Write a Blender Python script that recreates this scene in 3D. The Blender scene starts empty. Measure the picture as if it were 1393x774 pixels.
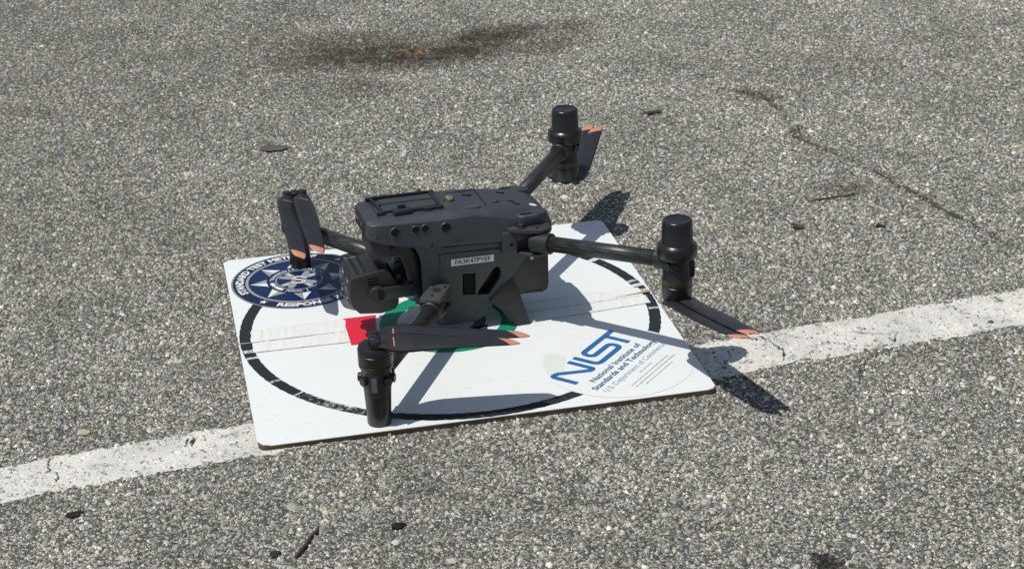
import bpy, bmesh, math, random
import numpy as np
from mathutils import Vector, Matrix
from mathutils.geometry import tessellate_polygon

random.seed(7)
rng = np.random.default_rng(7)
S = bpy.context.scene
COL = S.collection
R = math.radians

# ------------------------------------------------------------------ camera
cam_d = bpy.data.cameras.new('camera')
cam = bpy.data.objects.new('camera', cam_d)
COL.objects.link(cam)
cam_d.sensor_width = 36.0
cam_d.lens = 1905.88 / 1024 * 36.0
cam_d.clip_start = 0.05
cam_d.clip_end = 500.0
_rv = np.array([1.98427466, -0.229088183, 0.108409022])
_t = np.array([-0.0888719123, 0.0511373688, 2.75684037])
_th = np.linalg.norm(_rv); _k = _rv / _th
_K = np.array([[0, -_k[2], _k[1]], [_k[2], 0, -_k[0]], [-_k[1], _k[0], 0]])
_R = np.eye(3) + math.sin(_th) * _K + (1 - math.cos(_th)) * _K @ _K
_c = -_R.T @ _t
_right, _down, _fwd = _R[0], _R[1], _R[2]
cam.matrix_world = Matrix(((_right[0], -_down[0], -_fwd[0], _c[0]),
                           (_right[1], -_down[1], -_fwd[1], _c[1]),
                           (_right[2], -_down[2], -_fwd[2], _c[2]),
                           (0, 0, 0, 1)))
S.camera = cam

# ------------------------------------------------------------------ light
SUN_EL, SUN_AZ = R(67.0), R(194.7)
sdir = Vector((math.cos(SUN_EL) * math.cos(SUN_AZ), math.cos(SUN_EL) * math.sin(SUN_AZ), math.sin(SUN_EL)))
W = bpy.data.worlds.new('World'); S.world = W; W.use_nodes = True
nt = W.node_tree
sky = nt.nodes.new('ShaderNodeTexSky'); sky.sky_type = 'NISHITA'; sky.sun_disc = False
sky.sun_elevation = SUN_EL
sky.sun_rotation = math.atan2(sdir.x, sdir.y)
sky.air_density = 1.0; sky.dust_density = 1.0; sky.ozone_density = 1.0
bg = nt.nodes['Background']; bg.inputs['Strength'].default_value = 0.075
hs = nt.nodes.new('ShaderNodeHueSaturation'); hs.inputs['Saturation'].default_value = 0.80
nt.links.new(sky.outputs[0], hs.inputs['Color']); nt.links.new(hs.outputs[0], bg.inputs['Color'])
sun_d = bpy.data.lights.new('sun', 'SUN'); sun_d.energy = 3.5; sun_d.angle = R(0.53)
sun_d.color = (1.0, 0.965, 0.90)
sun = bpy.data.objects.new('sun', sun_d); COL.objects.link(sun)
sun.rotation_euler = (-sdir).to_track_quat('-Z', 'Y').to_euler()
sun.location = sdir * 10
vs = S.view_settings
vs.view_transform = 'Standard'; vs.look = 'None'; vs.exposure = 0.0; vs.gamma = 1.0
vs.use_curve_mapping = False

# ------------------------------------------------------------------ helpers
GZ = -0.0080          # asphalt level; the top of the landing board is z = 0


def link(name, me, mats=None, parent=None, loc=(0, 0, 0), rot=None):
    o = bpy.data.objects.new(name, me)
    COL.objects.link(o)
    if me is not None and mats is not None:
        for m in (mats if isinstance(mats, (list, tuple)) else [mats]):
            me.materials.append(m)
    if parent is not None:
        o.parent = parent
    o.location = loc
    if rot is not None:
        o.rotation_euler = rot
    return o


def copy_of(o, loc=None, rot=None, parent=None):
    c = o.copy(); COL.objects.link(c)
    if loc is not None: c.location = loc
    if rot is not None: c.rotation_euler = rot
    if parent is not None: c.parent = parent
    return c


def tag(o, label=None, cat=None, group=None, kind=None):
    for k, v in (('label', label), ('category', cat), ('group', group), ('kind', kind)):
        if v: o[k] = v
    return o


class MB:
    def __init__(s):
        s.bm = bmesh.new()

    def merge(s, b, mat=0):
        for f in b.faces: f.material_index = mat
        me = bpy.data.meshes.new('tmp'); b.to_mesh(me); b.free()
        s.bm.from_mesh(me); bpy.data.meshes.remove(me)
        return s

    def box(s, c, size, bev=0.0, seg=2, M=None, mat=0):
        b = bmesh.new()
        bmesh.ops.create_cube(b, size=1.0)
        bmesh.ops.scale(b, vec=size, verts=b.verts)
        if bev > 0:
            bmesh.ops.bevel(b, geom=b.edges[:], offset=bev, segments=seg, profile=0.5, affect='EDGES')
        if M is not None: bmesh.ops.transform(b, matrix=M, verts=b.verts)
        bmesh.ops.translate(b, vec=c, verts=b.verts)
        return s.merge(b, mat)

    def lathe(s, prof, n=32, M=None, mat=0):
        """prof: list of (radius, z); closed with caps"""
        b = bmesh.new()
        rings = []
        for r, z in prof:
            rings.append([b.verts.new((r * math.cos(2 * math.pi * i / n), r * math.sin(2 * math.pi * i / n), z)) for i in range(n)])
        for a, c in zip(rings, rings[1:]):
            for i in range(n):
                f = b.faces.new((a[i], a[(i + 1) % n], c[(i + 1) % n], c[i])); f.smooth = True
        b.faces.new(rings[0][::-1]); b.faces.new(rings[-1])
        if M is not None: bmesh.ops.transform(b, matrix=M, verts=b.verts)
        return s.merge(b, mat)

    def rod(s, a, c, r, n=16, r2=None, mat=0, bev=0.0):
        a, c = Vector(a), Vector(c); d = c - a; L = d.length
        M = Matrix.Translation(a) @ d.to_track_quat('Z', 'Y').to_matrix().to_4x4()
        r2 = r if r2 is None else r2
        if bev > 0:
            p = [(r - bev, 0), (r, bev), (r2, L - bev), (r2 - bev, L)]
        else:
            p = [(r, 0), (r2, L)]
        return s.lathe(p, n, M, mat)

    def prism(s, poly, h0, h1, M=None, bev=0.0, mat=0, seg=2):
        """polygon in XY extruded from z=h0 to z=h1"""
        b = bmesh.new()
        lo = [b.verts.new((x, y, h0)) for x, y in poly]
        hi = [b.verts.new((x, y, h1)) for x, y in poly]
        n = len(poly)
        b.faces.new(lo[::-1]); b.faces.new(hi)
        for i in range(n):
            b.faces.new((lo[i], lo[(i + 1) % n], hi[(i + 1) % n], hi[i]))
        bmesh.ops.recalc_face_normals(b, faces=b.faces)
        if bev > 0:
            bmesh.ops.bevel(b, geom=b.edges[:], offset=bev, segments=seg, profile=0.5, affect='EDGES')
        if M is not None: bmesh.ops.transform(b, matrix=M, verts=b.verts)
        return s.merge(b, mat)

    def tube(s, pts, r, n=8, mat=0):
        b = bmesh.new(); rings = []
        pts = [Vector(p) for p in pts]
        for i, p in enumerate(pts):
            d = (pts[min(i + 1, len(pts) - 1)] - pts[max(i - 1, 0)]).normalized()
            q = d.to_track_quat('Z', 'Y')
            rr = r[i] if isinstance(r, (list, tuple)) else r
            rings.append([b.verts.new(p + q @ Vector((rr * math.cos(2 * math.pi * k / n), rr * math.sin(2 * math.pi * k / n), 0))) for k in range(n)])
        for a, c in zip(rings, rings[1:]):
            for k in range(n):
                f = b.faces.new((a[k], a[(k + 1) % n], c[(k + 1) % n], c[k])); f.smooth = True
        b.faces.new(rings[0][::-1]); b.faces.new(rings[-1])
        return s.merge(b, mat)

    def build(s, name, mats, parent=None, loc=(0, 0, 0), rot=None, auto=None):
        bmesh.ops.recalc_face_normals(s.bm, faces=s.bm.faces)
        me = bpy.data.meshes.new(name)
        if auto is not None:
            for f in s.bm.faces: f.smooth = True
            for e in s.bm.edges:
                if len(e.link_faces) == 2 and e.calc_face_angle(0) > R(auto): e.smooth = False
        s.bm.to_mesh(me); s.bm.free()
        return link(name, me, mats, parent, loc, rot)


def mesh_from(name, verts, faces, mats=None, parent=None, mi=None, smooth=False, loc=(0, 0, 0)):
    me = bpy.data.meshes.new(name)
    me.from_pydata(verts, [], faces)
    if mi is not None:
        for p, i in zip(me.polygons, mi): p.material_index = i
    if smooth:
        for p in me.polygons: p.use_smooth = True
    me.update()
    return link(name, me, mats, parent, loc)


# ------------------------------------------------------------------ materials
def new_mat(name):
    m = bpy.data.materials.new(name); m.use_nodes = True
    n = m.node_tree.nodes; b = n['Principled BSDF']
    return m, m.node_tree, b


def plain(name, col, rough=0.5, var=0.12, scale=60.0, bump=0.0, bscale=900.0, spec=0.5, metal=0.0, dust=0.0, dustcol=(0.22, 0.21, 0.19), coat=0.0):
    m, t, b = new_mat(name); N = t.nodes; L = t.links
    tc = N.new('ShaderNodeTexCoord')
    nz = N.new('ShaderNodeTexNoise'); nz.inputs['Scale'].default_value = scale; nz.inputs['Detail'].default_value = 5
    L.new(tc.outputs['Object'], nz.inputs['Vector'])
    mx = N.new('ShaderNodeMix'); mx.data_type = 'RGBA'
    L.new(nz.outputs['Fac'], mx.inputs['Factor'])
    mx.inputs['A'].default_value = (*[c * (1 - var) for c in col], 1)
    mx.inputs['B'].default_value = (*[min(1, c * (1 + var)) for c in col], 1)
    out = mx.outputs['Result']
    if dust > 0:
        nd = N.new('ShaderNodeTexNoise'); nd.inputs['Scale'].default_value = 35; nd.inputs['Detail'].default_value = 9; nd.inputs['Roughness'].default_value = 0.75
        L.new(tc.outputs['Object'], nd.inputs['Vector'])
        rp = N.new('ShaderNodeMapRange'); rp.inputs['From Min'].default_value = 0.48; rp.inputs['From Max'].default_value = 0.78
        rp.inputs['To Max'].default_value = dust
        L.new(nd.outputs['Fac'], rp.inputs['Value'])
        m2 = N.new('ShaderNodeMix'); m2.data_type = 'RGBA'
        L.new(rp.outputs[0], m2.inputs['Factor']); L.new(out, m2.inputs['A']); m2.inputs['B'].default_value = (*dustcol, 1)
        out = m2.outputs['Result']
    L.new(out, b.inputs['Base Color'])
    rr = N.new('ShaderNodeMapRange'); rr.inputs['To Min'].default_value = max(0.02, rough - 0.07); rr.inputs['To Max'].default_value = rough + 0.07
    L.new(nz.outputs['Fac'], rr.inputs['Value']); L.new(rr.outputs[0], b.inputs['Roughness'])
    b.inputs['Specular IOR Level'].default_value = spec
    b.inputs['Metallic'].default_value = metal
    b.inputs['Coat Weight'].default_value = coat
    if bump > 0:
        nb = N.new('ShaderNodeTexNoise'); nb.inputs['Scale'].default_value = bscale; nb.inputs['Detail'].default_value = 3
        L.new(tc.outputs['Object'], nb.inputs['Vector'])
        bp = N.new('ShaderNodeBump'); bp.inputs['Strength'].default_value = bump; bp.inputs['Distance'].default_value = 0.0006
        L.new(nb.outputs['Fac'], bp.inputs['Height']); L.new(bp.outputs[0], b.inputs['Normal'])
    return m


M_body = plain('slate_grey_plastic', (0.037, 0.042, 0.052), 0.50, 0.12, 40, 0.25, 2500, dust=0.11)
M_side = plain('grey_side_plastic', (0.033, 0.037, 0.040), 0.55, 0.12, 40, 0.25, 2500, dust=0.10)
M_dark = plain('black_plastic', (0.018, 0.019, 0.021), 0.45, 0.15, 60, 0.2, 2000, dust=0.04)
M_black = plain('satin_black_motor', (0.012, 0.0125, 0.0135), 0.33, 0.2, 50, 0.1, 2000, dust=0.035)
M_cap = plain('satin_black_cap', (0.012, 0.0122, 0.013), 0.28, 0.12, 50, 0.1, 2500, dust=0.02)
M_blade = plain('propeller_black', (0.020, 0.021, 0.024), 0.42, 0.2, 45, 0.12, 1500, dust=0.06)
M_orange = plain('orange_tip_paint', (0.56, 0.245, 0.160), 0.5, 0.08, 60, 0.1, dust=0.06)
M_stripe = plain('pale_orange_line', (0.55, 0.25, 0.15), 0.5, 0.1, 60)
M_grey = plain('hinge_grey', (0.052, 0.055, 0.057), 0.45, 0.15, 60, 0.2, 1800, dust=0.10)
M_metal = plain('screw_steel', (0.30, 0.30, 0.30), 0.35, 0.1, 100, metal=1.0)
M_brass = plain('brass', (0.92, 0.74, 0.32), 0.32, 0.1, 100, metal=1.0)
M_case = plain('charcoal_case', (0.014, 0.0155, 0.0155), 0.5, 0.15, 60, 0.2, 2000, dust=0.05)
M_hole = plain('hole_black', (0.006, 0.006, 0.007), 0.7, spec=0.15)
M_glass = plain('lens_glass', (0.003, 0.006, 0.006), 0.12, 0.1, 40, spec=0.35)
M_badge = plain('badge_grey', (0.115, 0.118, 0.12), 0.35, 0.2, 200)
M_rim = plain('lens_rim', (0.060, 0.064, 0.068), 0.4, 0.1)
M_label = plain('white_label', (0.62, 0.64, 0.62), 0.5, 0.05, 80)
M_ink = plain('black_ink', (0.03, 0.03, 0.035), 0.6)
M_patch = plain('light_patch', (0.72, 0.73, 0.74), 0.45)


def carbon():
    m, t, b = new_mat('carbon_fibre_tube'); N = t.nodes; L = t.links
    tc = N.new('ShaderNodeTexCoord')
    ck = N.new('ShaderNodeTexChecker'); ck.inputs['Scale'].default_value = 1.0
    mp = N.new('ShaderNodeMapping'); mp.inputs['Scale'].default_value = (260, 260, 330)
    L.new(tc.outputs['Object'], mp.inputs['Vector']); L.new(mp.outputs[0], ck.inputs['Vector'])
    ck.inputs['Color1'].default_value = (0.012, 0.012, 0.013, 1); ck.inputs['Color2'].default_value = (0.046, 0.046, 0.045, 1)
    L.new(ck.outputs['Color'], b.inputs['Base Color'])
    b.inputs['Roughness'].default_value = 0.38
    bp = N.new('ShaderNodeBump'); bp.inputs['Strength'].default_value = 0.35; bp.inputs['Distance'].default_value = 0.0004
    L.new(ck.outputs['Fac'], bp.inputs['Height']); L.new(bp.outputs[0], b.inputs['Normal'])
    return m


M_carbon = carbon()


# ---- ground stains: a soft shape per stain, shared by the asphalt and its stones
STAINS = [  # x, y, half length x, half length y, angle, strength
    (0.09, 1.315, 0.20, 0.08, -4, 1.0), (0.02, 1.375, 0.15, 0.07, -8, 0.75), (0.245, 1.290, 0.13, 0.065, 14, 1.0), (0.345, 1.370, 0.12, 0.055, 12, 1.0),
    (0.03, 1.42, 0.18, 0.075, -5, 0.6), (0.53, 1.40, 0.05, 0.045, 0, 0.6), (0.43, 1.275, 0.09, 0.05, 12, 0.6),
    (0.13, 1.225, 0.10, 0.035, -4, 0.65), (0.035, 1.10, 0.07, 0.04, 0, 0.45), (0.19, 1.34, 0.16, 0.05, 4, 0.5),
    (-0.40, 1.40, 0.55, 0.42, 10, 0.20), (-0.60, 1.75, 0.6, 0.4, 0, 0.18), (-0.1, 1.15, 0.35, 0.2, 0, 0.12),
    (0.73, 0.335, 0.045, 0.03, 0, 0.55), (0.76, 0.84, 0.03, 0.03, 0, 0.7),
    (0.302, -0.728, 0.012, 0.015, 0, 0.8), (0.95, 1.0, 0.3, 0.15, 0, 0.15), (-0.5, 0.55, 0.18, 0.3, 0, 0.15),
]


def stain_group():
    g = bpy.data.node_groups.new('stain_mask', 'ShaderNodeTree')
    g.interface.new_socket('Fac', in_out='OUTPUT', socket_type='NodeSocketFloat')
    N = g.nodes; L = g.links
    go = N.new('NodeGroupOutput'); ge = N.new('ShaderNodeNewGeometry')
    nz = N.new('ShaderNodeTexNoise'); nz.inputs['Scale'].default_value = 9; nz.inputs['Detail'].default_value = 6; nz.inputs['Roughness'].default_value = 0.7
    L.new(ge.outputs['Position'], nz.inputs['Vector'])
    sb = N.new('ShaderNodeVectorMath'); sb.operation = 'SUBTRACT'; sb.inputs[1].default_value = (0.5, 0.5, 0.5)
    L.new(nz.outputs['Color'], sb.inputs[0])
    sc = N.new('ShaderNodeVectorMath'); sc.operation = 'SCALE'; sc.inputs['Scale'].default_value = 0.10
    L.new(sb.outputs[0], sc.inputs[0])
    ad = N.new('ShaderNodeVectorMath'); ad.operation = 'ADD'
    L.new(ge.outputs['Position'], ad.inputs[0]); L.new(sc.outputs[0], ad.inputs[1])
    prev = None
    for x, y, a, b_, ang, st in STAINS:
        mp = N.new('ShaderNodeMapping'); mp.vector_type = 'TEXTURE'
        mp.inputs['Location'].default_value = (x, y, GZ); mp.inputs['Rotation'].default_value = (0, 0, R(ang)); mp.inputs['Scale'].default_value = (a, b_, 1)
        L.new(ad.outputs[0], mp.inputs['Vector'])
        ln = N.new('ShaderNodeVectorMath'); ln.operation = 'LENGTH'; L.new(mp.outputs[0], ln.inputs[0])
        mr = N.new('ShaderNodeMapRange'); mr.interpolation_type = 'SMOOTHSTEP'
        mr.inputs['From Min'].default_value = 1.9; mr.inputs['From Max'].default_value = 0.4; mr.inputs['To Max'].default_value = st
        L.new(ln.outputs['Value'], mr.inputs['Value'])
        if prev is None: prev = mr.outputs[0]
        else:
            mx = N.new('ShaderNodeMath'); mx.operation = 'MAXIMUM'
            L.new(prev, mx.inputs[0]); L.new(mr.outputs[0], mx.inputs[1]); prev = mx.outputs[0]
    n2 = N.new('ShaderNodeTexNoise'); n2.inputs['Scale'].default_value = 28; n2.inputs['Detail'].default_value = 4
    L.new(ge.outputs['Position'], n2.inputs['Vector'])
    r2 = N.new('ShaderNodeMapRange'); r2.inputs['From Min'].default_value = 0.3; r2.inputs['From Max'].default_value = 0.62; r2.inputs['To Min'].default_value = 0.62
    L.new(n2.outputs['Fac'], r2.inputs['Value'])
    mu = N.new('ShaderNodeMath'); mu.operation = 'MULTIPLY'; L.new(prev, mu.inputs[0]); L.new(r2.outputs[0], mu.inputs[1])
    L.new(mu.outputs[0], go.inputs[0])
    return g


G_stain = stain_group()


def stained(t, src, dst):
    """mix a colour with the oily stain colour and slow patchiness"""
    N, L = t.nodes, t.links
    gs = N.new('ShaderNodeGroup'); gs.node_tree = G_stain
    mu = N.new('ShaderNodeMix'); mu.data_type = 'RGBA'; mu.blend_type = 'MULTIPLY'
    L.new(gs.outputs[0], mu.inputs['Factor']); L.new(src, mu.inputs['A']); mu.inputs['B'].default_value = (0.155, 0.118, 0.072, 1)
    ge = N.new('ShaderNodeNewGeometry')
    nz = N.new('ShaderNodeTexNoise'); nz.inputs['Scale'].default_value = 5; nz.inputs['Detail'].default_value = 6; nz.inputs['Roughness'].default_value = 0.62
    L.new(ge.outputs['Position'], nz.inputs['Vector'])
    mr = N.new('ShaderNodeMapRange'); mr.inputs['From Min'].default_value = 0.28; mr.inputs['From Max'].default_value = 0.72
    mr.inputs['To Min'].default_value = 0.74; mr.inputs['To Max'].default_value = 1.24
    L.new(nz.outputs['Fac'], mr.inputs['Value'])
    m2 = N.new('ShaderNodeMix'); m2.data_type = 'RGBA'; m2.blend_type = 'MULTIPLY'; m2.inputs['Factor'].default_value = 1
    L.new(mu.outputs['Result'], m2.inputs['A']); L.new(mr.outputs[0], m2.inputs['B'])
    L.new(m2.outputs['Result'], dst)


def asphalt_mat():
    m, t, b = new_mat('worn_asphalt'); N = t.nodes; L = t.links
    ge = N.new('ShaderNodeNewGeometry')
    mp = N.new('ShaderNodeMapping')
    L.new(ge.outputs['Position'], mp.inputs['Vector'])
    dn = N.new('ShaderNodeTexNoise'); dn.inputs['Scale'].default_value = 160; dn.inputs['Detail'].default_value = 3
    L.new(ge.outputs['Position'], dn.inputs['Vector'])
    mw = N.new('ShaderNodeMix'); mw.data_type = 'VECTOR'; mw.inputs['Factor'].default_value = 0.006
    L.new(mp.outputs[0], mw.inputs[4]); L.new(dn.outputs['Color'], mw.inputs[5])
    v = N.new('ShaderNodeTexVoronoi'); v.inputs['Scale'].default_value = 290; v.inputs['Randomness'].default_value = 1
    L.new(mw.outputs[1], v.inputs['Vector'])
    sp = N.new('ShaderNodeSeparateColor'); L.new(v.outputs['Color'], sp.inputs[0])
    cr = N.new('ShaderNodeValToRGB'); e = cr.color_ramp.elements
    e[0].position = 0.0; e[0].color = (0.060, 0.059, 0.054, 1)
    e[1].position = 1.0; e[1].color = (0.62, 0.60, 0.53, 1)
    for p, c in ((0.35, (0.135, 0.131, 0.120, 1)), (0.65, (0.30, 0.291, 0.262, 1)), (0.88, (0.46, 0.447, 0.395, 1))):
        x = cr.color_ramp.elements.new(p); x.color = c
    L.new(sp.outputs[0], cr.inputs['Fac'])
    dm = N.new('ShaderNodeMapRange'); dm.inputs['From Min'].default_value = 0.35; dm.inputs['From Max'].default_value = 0.75
    L.new(v.outputs['Distance'], dm.inputs['Value'])
    mx = N.new('ShaderNodeMix'); mx.data_type = 'RGBA'
    L.new(dm.outputs[0], mx.inputs['Factor']); L.new(cr.outputs['Color'], mx.inputs['A']); mx.inputs['B'].default_value = (0.062, 0.060, 0.055, 1)
    stained(t, mx.outputs['Result'], b.inputs['Base Color'])
    b.inputs['Roughness'].default_value = 0.85
    b.inputs['Specular IOR Level'].default_value = 0.35
    iv = N.new('ShaderNodeMath'); iv.operation = 'SUBTRACT'; iv.inputs[0].default_value = 1; L.new(v.outputs['Distance'], iv.inputs[1])
    bp = N.new('ShaderNodeBump'); bp.inputs['Strength'].default_value = 0.9; bp.inputs['Distance'].default_value = 0.0022
    L.new(iv.outputs[0], bp.inputs['Height']); L.new(bp.outputs[0], b.inputs['Normal'])
    return m


def stone_mat(name='asphalt_stones', stain=True, rough=0.75):
    m, t, b = new_mat(name); N = t.nodes; L = t.links
    at = N.new('ShaderNodeAttribute'); at.attribute_name = 'tint'
    ge = N.new('ShaderNodeNewGeometry')
    nz = N.new('ShaderNodeTexNoise'); nz.inputs['Scale'].default_value = 700; nz.inputs['Detail'].default_value = 3
    L.new(ge.outputs['Position'], nz.inputs['Vector'])
    mr = N.new('ShaderNodeMapRange'); mr.inputs['To Min'].default_value = 0.6; mr.inputs['To Max'].default_value = 1.4
    L.new(nz.outputs['Fac'], mr.inputs['Value'])
    mx = N.new('ShaderNodeMix'); mx.data_type = 'RGBA'; mx.blend_type = 'MULTIPLY'; mx.inputs['Factor'].default_value = 1
    L.new(at.outputs['Color'], mx.inputs['A']); L.new(mr.outputs[0], mx.inputs['B'])
    if stain:
        # bitumen smeared over the stones
        ns = N.new('ShaderNodeTexNoise'); ns.inputs['Scale'].default_value = 330; ns.inputs['Detail'].default_value = 4; ns.inputs['Roughness'].default_value = 0.65
        L.new(ge.outputs['Position'], ns.inputs['Vector'])
        ms = N.new('ShaderNodeMapRange'); ms.inputs['From Min'].default_value = 0.50; ms.inputs['From Max'].default_value = 0.60; ms.inputs['To Max'].default_value = 0.72
        L.new(ns.outputs['Fac'], ms.inputs['Value'])
        mb_ = N.new('ShaderNodeMix'); mb_.data_type = 'RGBA'
        L.new(ms.outputs[0], mb_.inputs['Factor']); L.new(mx.outputs['Result'], mb_.inputs['A']); mb_.inputs['B'].default_value = (0.125, 0.121, 0.112, 1)
        stained(t, mb_.outputs['Result'], b.inputs['Base Color'])
    else: L.new(mx.outputs['Result'], b.inputs['Base Color'])
    b.inputs['Roughness'].default_value = rough
    b.inputs['Specular IOR Level'].default_value = 0.4
    return m


M_asphalt = asphalt_mat()
M_stone = stone_mat()


def line_paint():
    m, t, b = new_mat('worn_road_paint'); N = t.nodes; L = t.links
    at = N.new('ShaderNodeAttribute'); at.attribute_name = 'tint'
    ge = N.new('ShaderNodeNewGeometry')
    nz = N.new('ShaderNodeTexNoise'); nz.inputs['Scale'].default_value = 75; nz.inputs['Detail'].default_value = 7; nz.inputs['Roughness'].default_value = 0.7
    L.new(ge.outputs['Position'], nz.inputs['Vector'])
    mr = N.new('ShaderNodeMapRange'); mr.inputs['From Min'].default_value = 0.33; mr.inputs['From Max'].default_value = 0.46
    L.new(nz.outputs['Fac'], mr.inputs['Value'])
    mx = N.new('ShaderNodeMix'); mx.data_type = 'RGBA'
    L.new(mr.outputs[0], mx.inputs['Factor']); mx.inputs['A'].default_value = (0.16, 0.155, 0.145, 1); L.new(at.outputs['Color'], mx.inputs['B'])
    n2 = N.new('ShaderNodeTexNoise'); n2.inputs['Scale'].default_value = 14; n2.inputs['Detail'].default_value = 5
    L.new(ge.outputs['Position'], n2.inputs['Vector'])
    m3 = N.new('ShaderNodeMapRange'); m3.inputs['From Min'].default_value = 0.3; m3.inputs['From Max'].default_value = 0.7; m3.inputs['To Min'].default_value = 0.8; m3.inputs['To Max'].default_value = 1.06
    L.new(n2.outputs['Fac'], m3.inputs['Value'])
    m2 = N.new('ShaderNodeMix'); m2.data_type = 'RGBA'; m2.blend_type = 'MULTIPLY'; m2.inputs['Factor'].default_value = 1
    L.new(mx.outputs['Result'], m2.inputs['A']); L.new(m3.outputs[0], m2.inputs['B'])
    L.new(m2.outputs['Result'], b.inputs['Base Color'])
    b.inputs['Roughness'].default_value = 0.7
    nb = N.new('ShaderNodeTexNoise'); nb.inputs['Scale'].default_value = 260; nb.inputs['Detail'].default_value = 4
    L.new(ge.outputs['Position'], nb.inputs['Vector'])
    bp = N.new('ShaderNodeBump'); bp.inputs['Strength'].default_value = 0.7; bp.inputs['Distance'].default_value = 0.002
    L.new(nb.outputs['Fac'], bp.inputs['Height']); L.new(bp.outputs[0], b.inputs['Normal'])
    return m


M_line = line_paint()

# ------------------------------------------------------------------ the ground
g = mesh_from('ground', [(-120, -120, GZ), (120, -120, GZ), (120, 160, GZ), (-120, 160, GZ)], [(0, 1, 2, 3)], M_asphalt)
tag(g, 'worn grey asphalt of coarse pale and dark stones with an oily stain', 'asphalt', kind='structure')

# painted parking line: edges (x, y) of the upper and lower border
LT = [(-3.2, -0.545), (-0.628, -0.258), (-0.314, -0.224), (0.437, -0.146), (0.84, -0.108), (4.0, 0.20)]
LB = [(-3.2, -0.640), (-0.628, -0.349), (-0.307, -0.313), (0.399, -0.252), (0.84, -0.211), (4.0, 0.09)]


def interp(pts, x):
    return np.interp(x, [p[0] for p in pts], [p[1] for p in pts])


def noise1(n, step, seed):
    r = np.random.default_rng(seed)
    k = r.normal(0, 1, n // step + 3)
    return np.interp(np.arange(n) / step, np.arange(len(k)), k)


crack = [(0.70, 0.90), (0.76, 0.845), (0.765, 0.733), (0.744, 0.60), (0.771, 0.52), (0.809, 0.441), (0.82, 0.354), (0.842, 0.281), (0.859, 0.187), (0.876, 0.14), (0.902, 0.017), (0.93, -0.10)]


def walk(path, jit=0.0022):
    out = []
    for (x0, y0), (x1, y1) in zip(path, path[1:]):
        L_ = math.hypot(x1 - x0, y1 - y0); k = max(2, int(L_ / 0.006))
        for i in range(k):
            f = i / k; out.append((x0 + (x1 - x0) * f + random.gauss(0, jit), y0 + (y1 - y0) * f + random.gauss(0, jit)))
    return out


cp = walk(crack)
cp2 = walk([(0.587, -0.228), (0.553, -0.250), (0.517, -0.281), (0.497, -0.327), (0.473, -0.345)])
cp3 = walk([(0.772, 0.665), (0.758, 0.628), (0.748, 0.598)])

STONE_POLY = np.array([(-1.02, 2.25), (-0.92, -0.62), (0.50, -1.0), (0.86, -0.75), (1.85, 1.25), (1.75, 1.55)])


def in_poly(px_, py_, poly):
    ins = np.zeros(len(px_), bool); n = len(poly)
    for i in range(n):
        x1, y1 = poly[i]; x2, y2 = poly[(i + 1) % n]
        c = ((y1 > py_) != (y2 > py_)) & (px_ < (x2 - x1) * (py_ - y1) / (y2 - y1 + 1e-12) + x1)
        ins ^= c
    return ins


def stones_mesh(name, x, y, r, hgt, cols, z0, mat, k=4):
    """embedded stones: frustums with jittered rings, one mesh"""
    n = len(x)
    a0 = rng.uniform(0, 6.283, n)[:, None] + np.arange(k)[None] * (2 * math.pi / k) + rng.normal(0, 0.22, (n, k))
    st = rng.uniform(0.72, 1.3, n)[:, None]; oa = rng.uniform(0, 3.14, n)[:, None]
    def ring(scale, jit, z):
        rr = r[:, None] * scale * (1 + rng.normal(0, jit, (n, k)))
        lx = rr * np.cos(a0) * st; ly = rr * np.sin(a0) / st
        return np.stack([x[:, None] + lx * np.cos(oa) - ly * np.sin(oa), y[:, None] + lx * np.sin(oa) + ly * np.cos(oa), z], -1)
    tx = rng.normal(0, 0.42, n)[:, None]; ty = rng.normal(0, 0.42, n)[:, None]
    zl = np.full((n, k), z0 - 0.0008)
    lo = ring(1.0, 0.12, zl)
    zt = np.repeat((z0 + hgt)[:, None], k, 1)
    hi = ring(0.68, 0.14, zt)
    hi[:, :, 2] += np.clip((hi[:, :, 0] - x[:, None]) * tx + (hi[:, :, 1] - y[:, None]) * ty, -0.0013, 0.0013)
    V = np.concatenate([lo, hi], 1).reshape(-1, 3).astype(np.float32)
    base = (np.arange(n) * 2 * k)[:, None, None]
    i = np.arange(k); j = (i + 1) % k
    quads = np.stack([i, j, j + k, i + k], -1)[None] + base
    top = (np.arange(k) + k)[None, :] + base[:, 0]
    loops = np.concatenate([quads.reshape(n, -1), top.reshape(n, -1)], 1).ravel().astype(np.int32)
    tot = np.tile(np.array([4] * k + [k], np.int32), n)
    start = np.concatenate([[0], np.cumsum(tot)[:-1]]).astype(np.int32)
    me = bpy.data.meshes.new(name)
    me.vertices.add(len(V)); me.vertices.foreach_set('co', V.ravel())
    me.loops.add(len(loops)); me.loops.foreach_set('vertex_index', loops)
    me.polygons.add(len(tot)); me.polygons.foreach_set('loop_start', start); me.polygons.foreach_set('loop_total', tot)
    at = me.color_attributes.new('tint', 'FLOAT_COLOR', 'POINT')
    C = np.repeat(np.concatenate([cols, np.ones((n, 1))], 1), 2 * k, 0).astype(np.float32)
    at.data.foreach_set('color', C.ravel())
    me.update(); me.validate()
    return link(name, me, mat)


def stone_cols(n, lo_share=0.45):
    u = rng.uniform(0, 1, n)
    lum = np.interp(u, [0, 0.25, 0.5, 0.75, 0.92, 1.0], [0.11, 0.25, 0.38, 0.50, 0.64, 0.82])
    warm = np.clip(rng.normal(0.095, 0.045, n), 0.0, 0.30)
    c = np.stack([lum * (1 + warm * 0.55), lum * (1 + warm * 0.33), lum * (1 - warm * 1.15)], -1)
    return c


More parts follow.
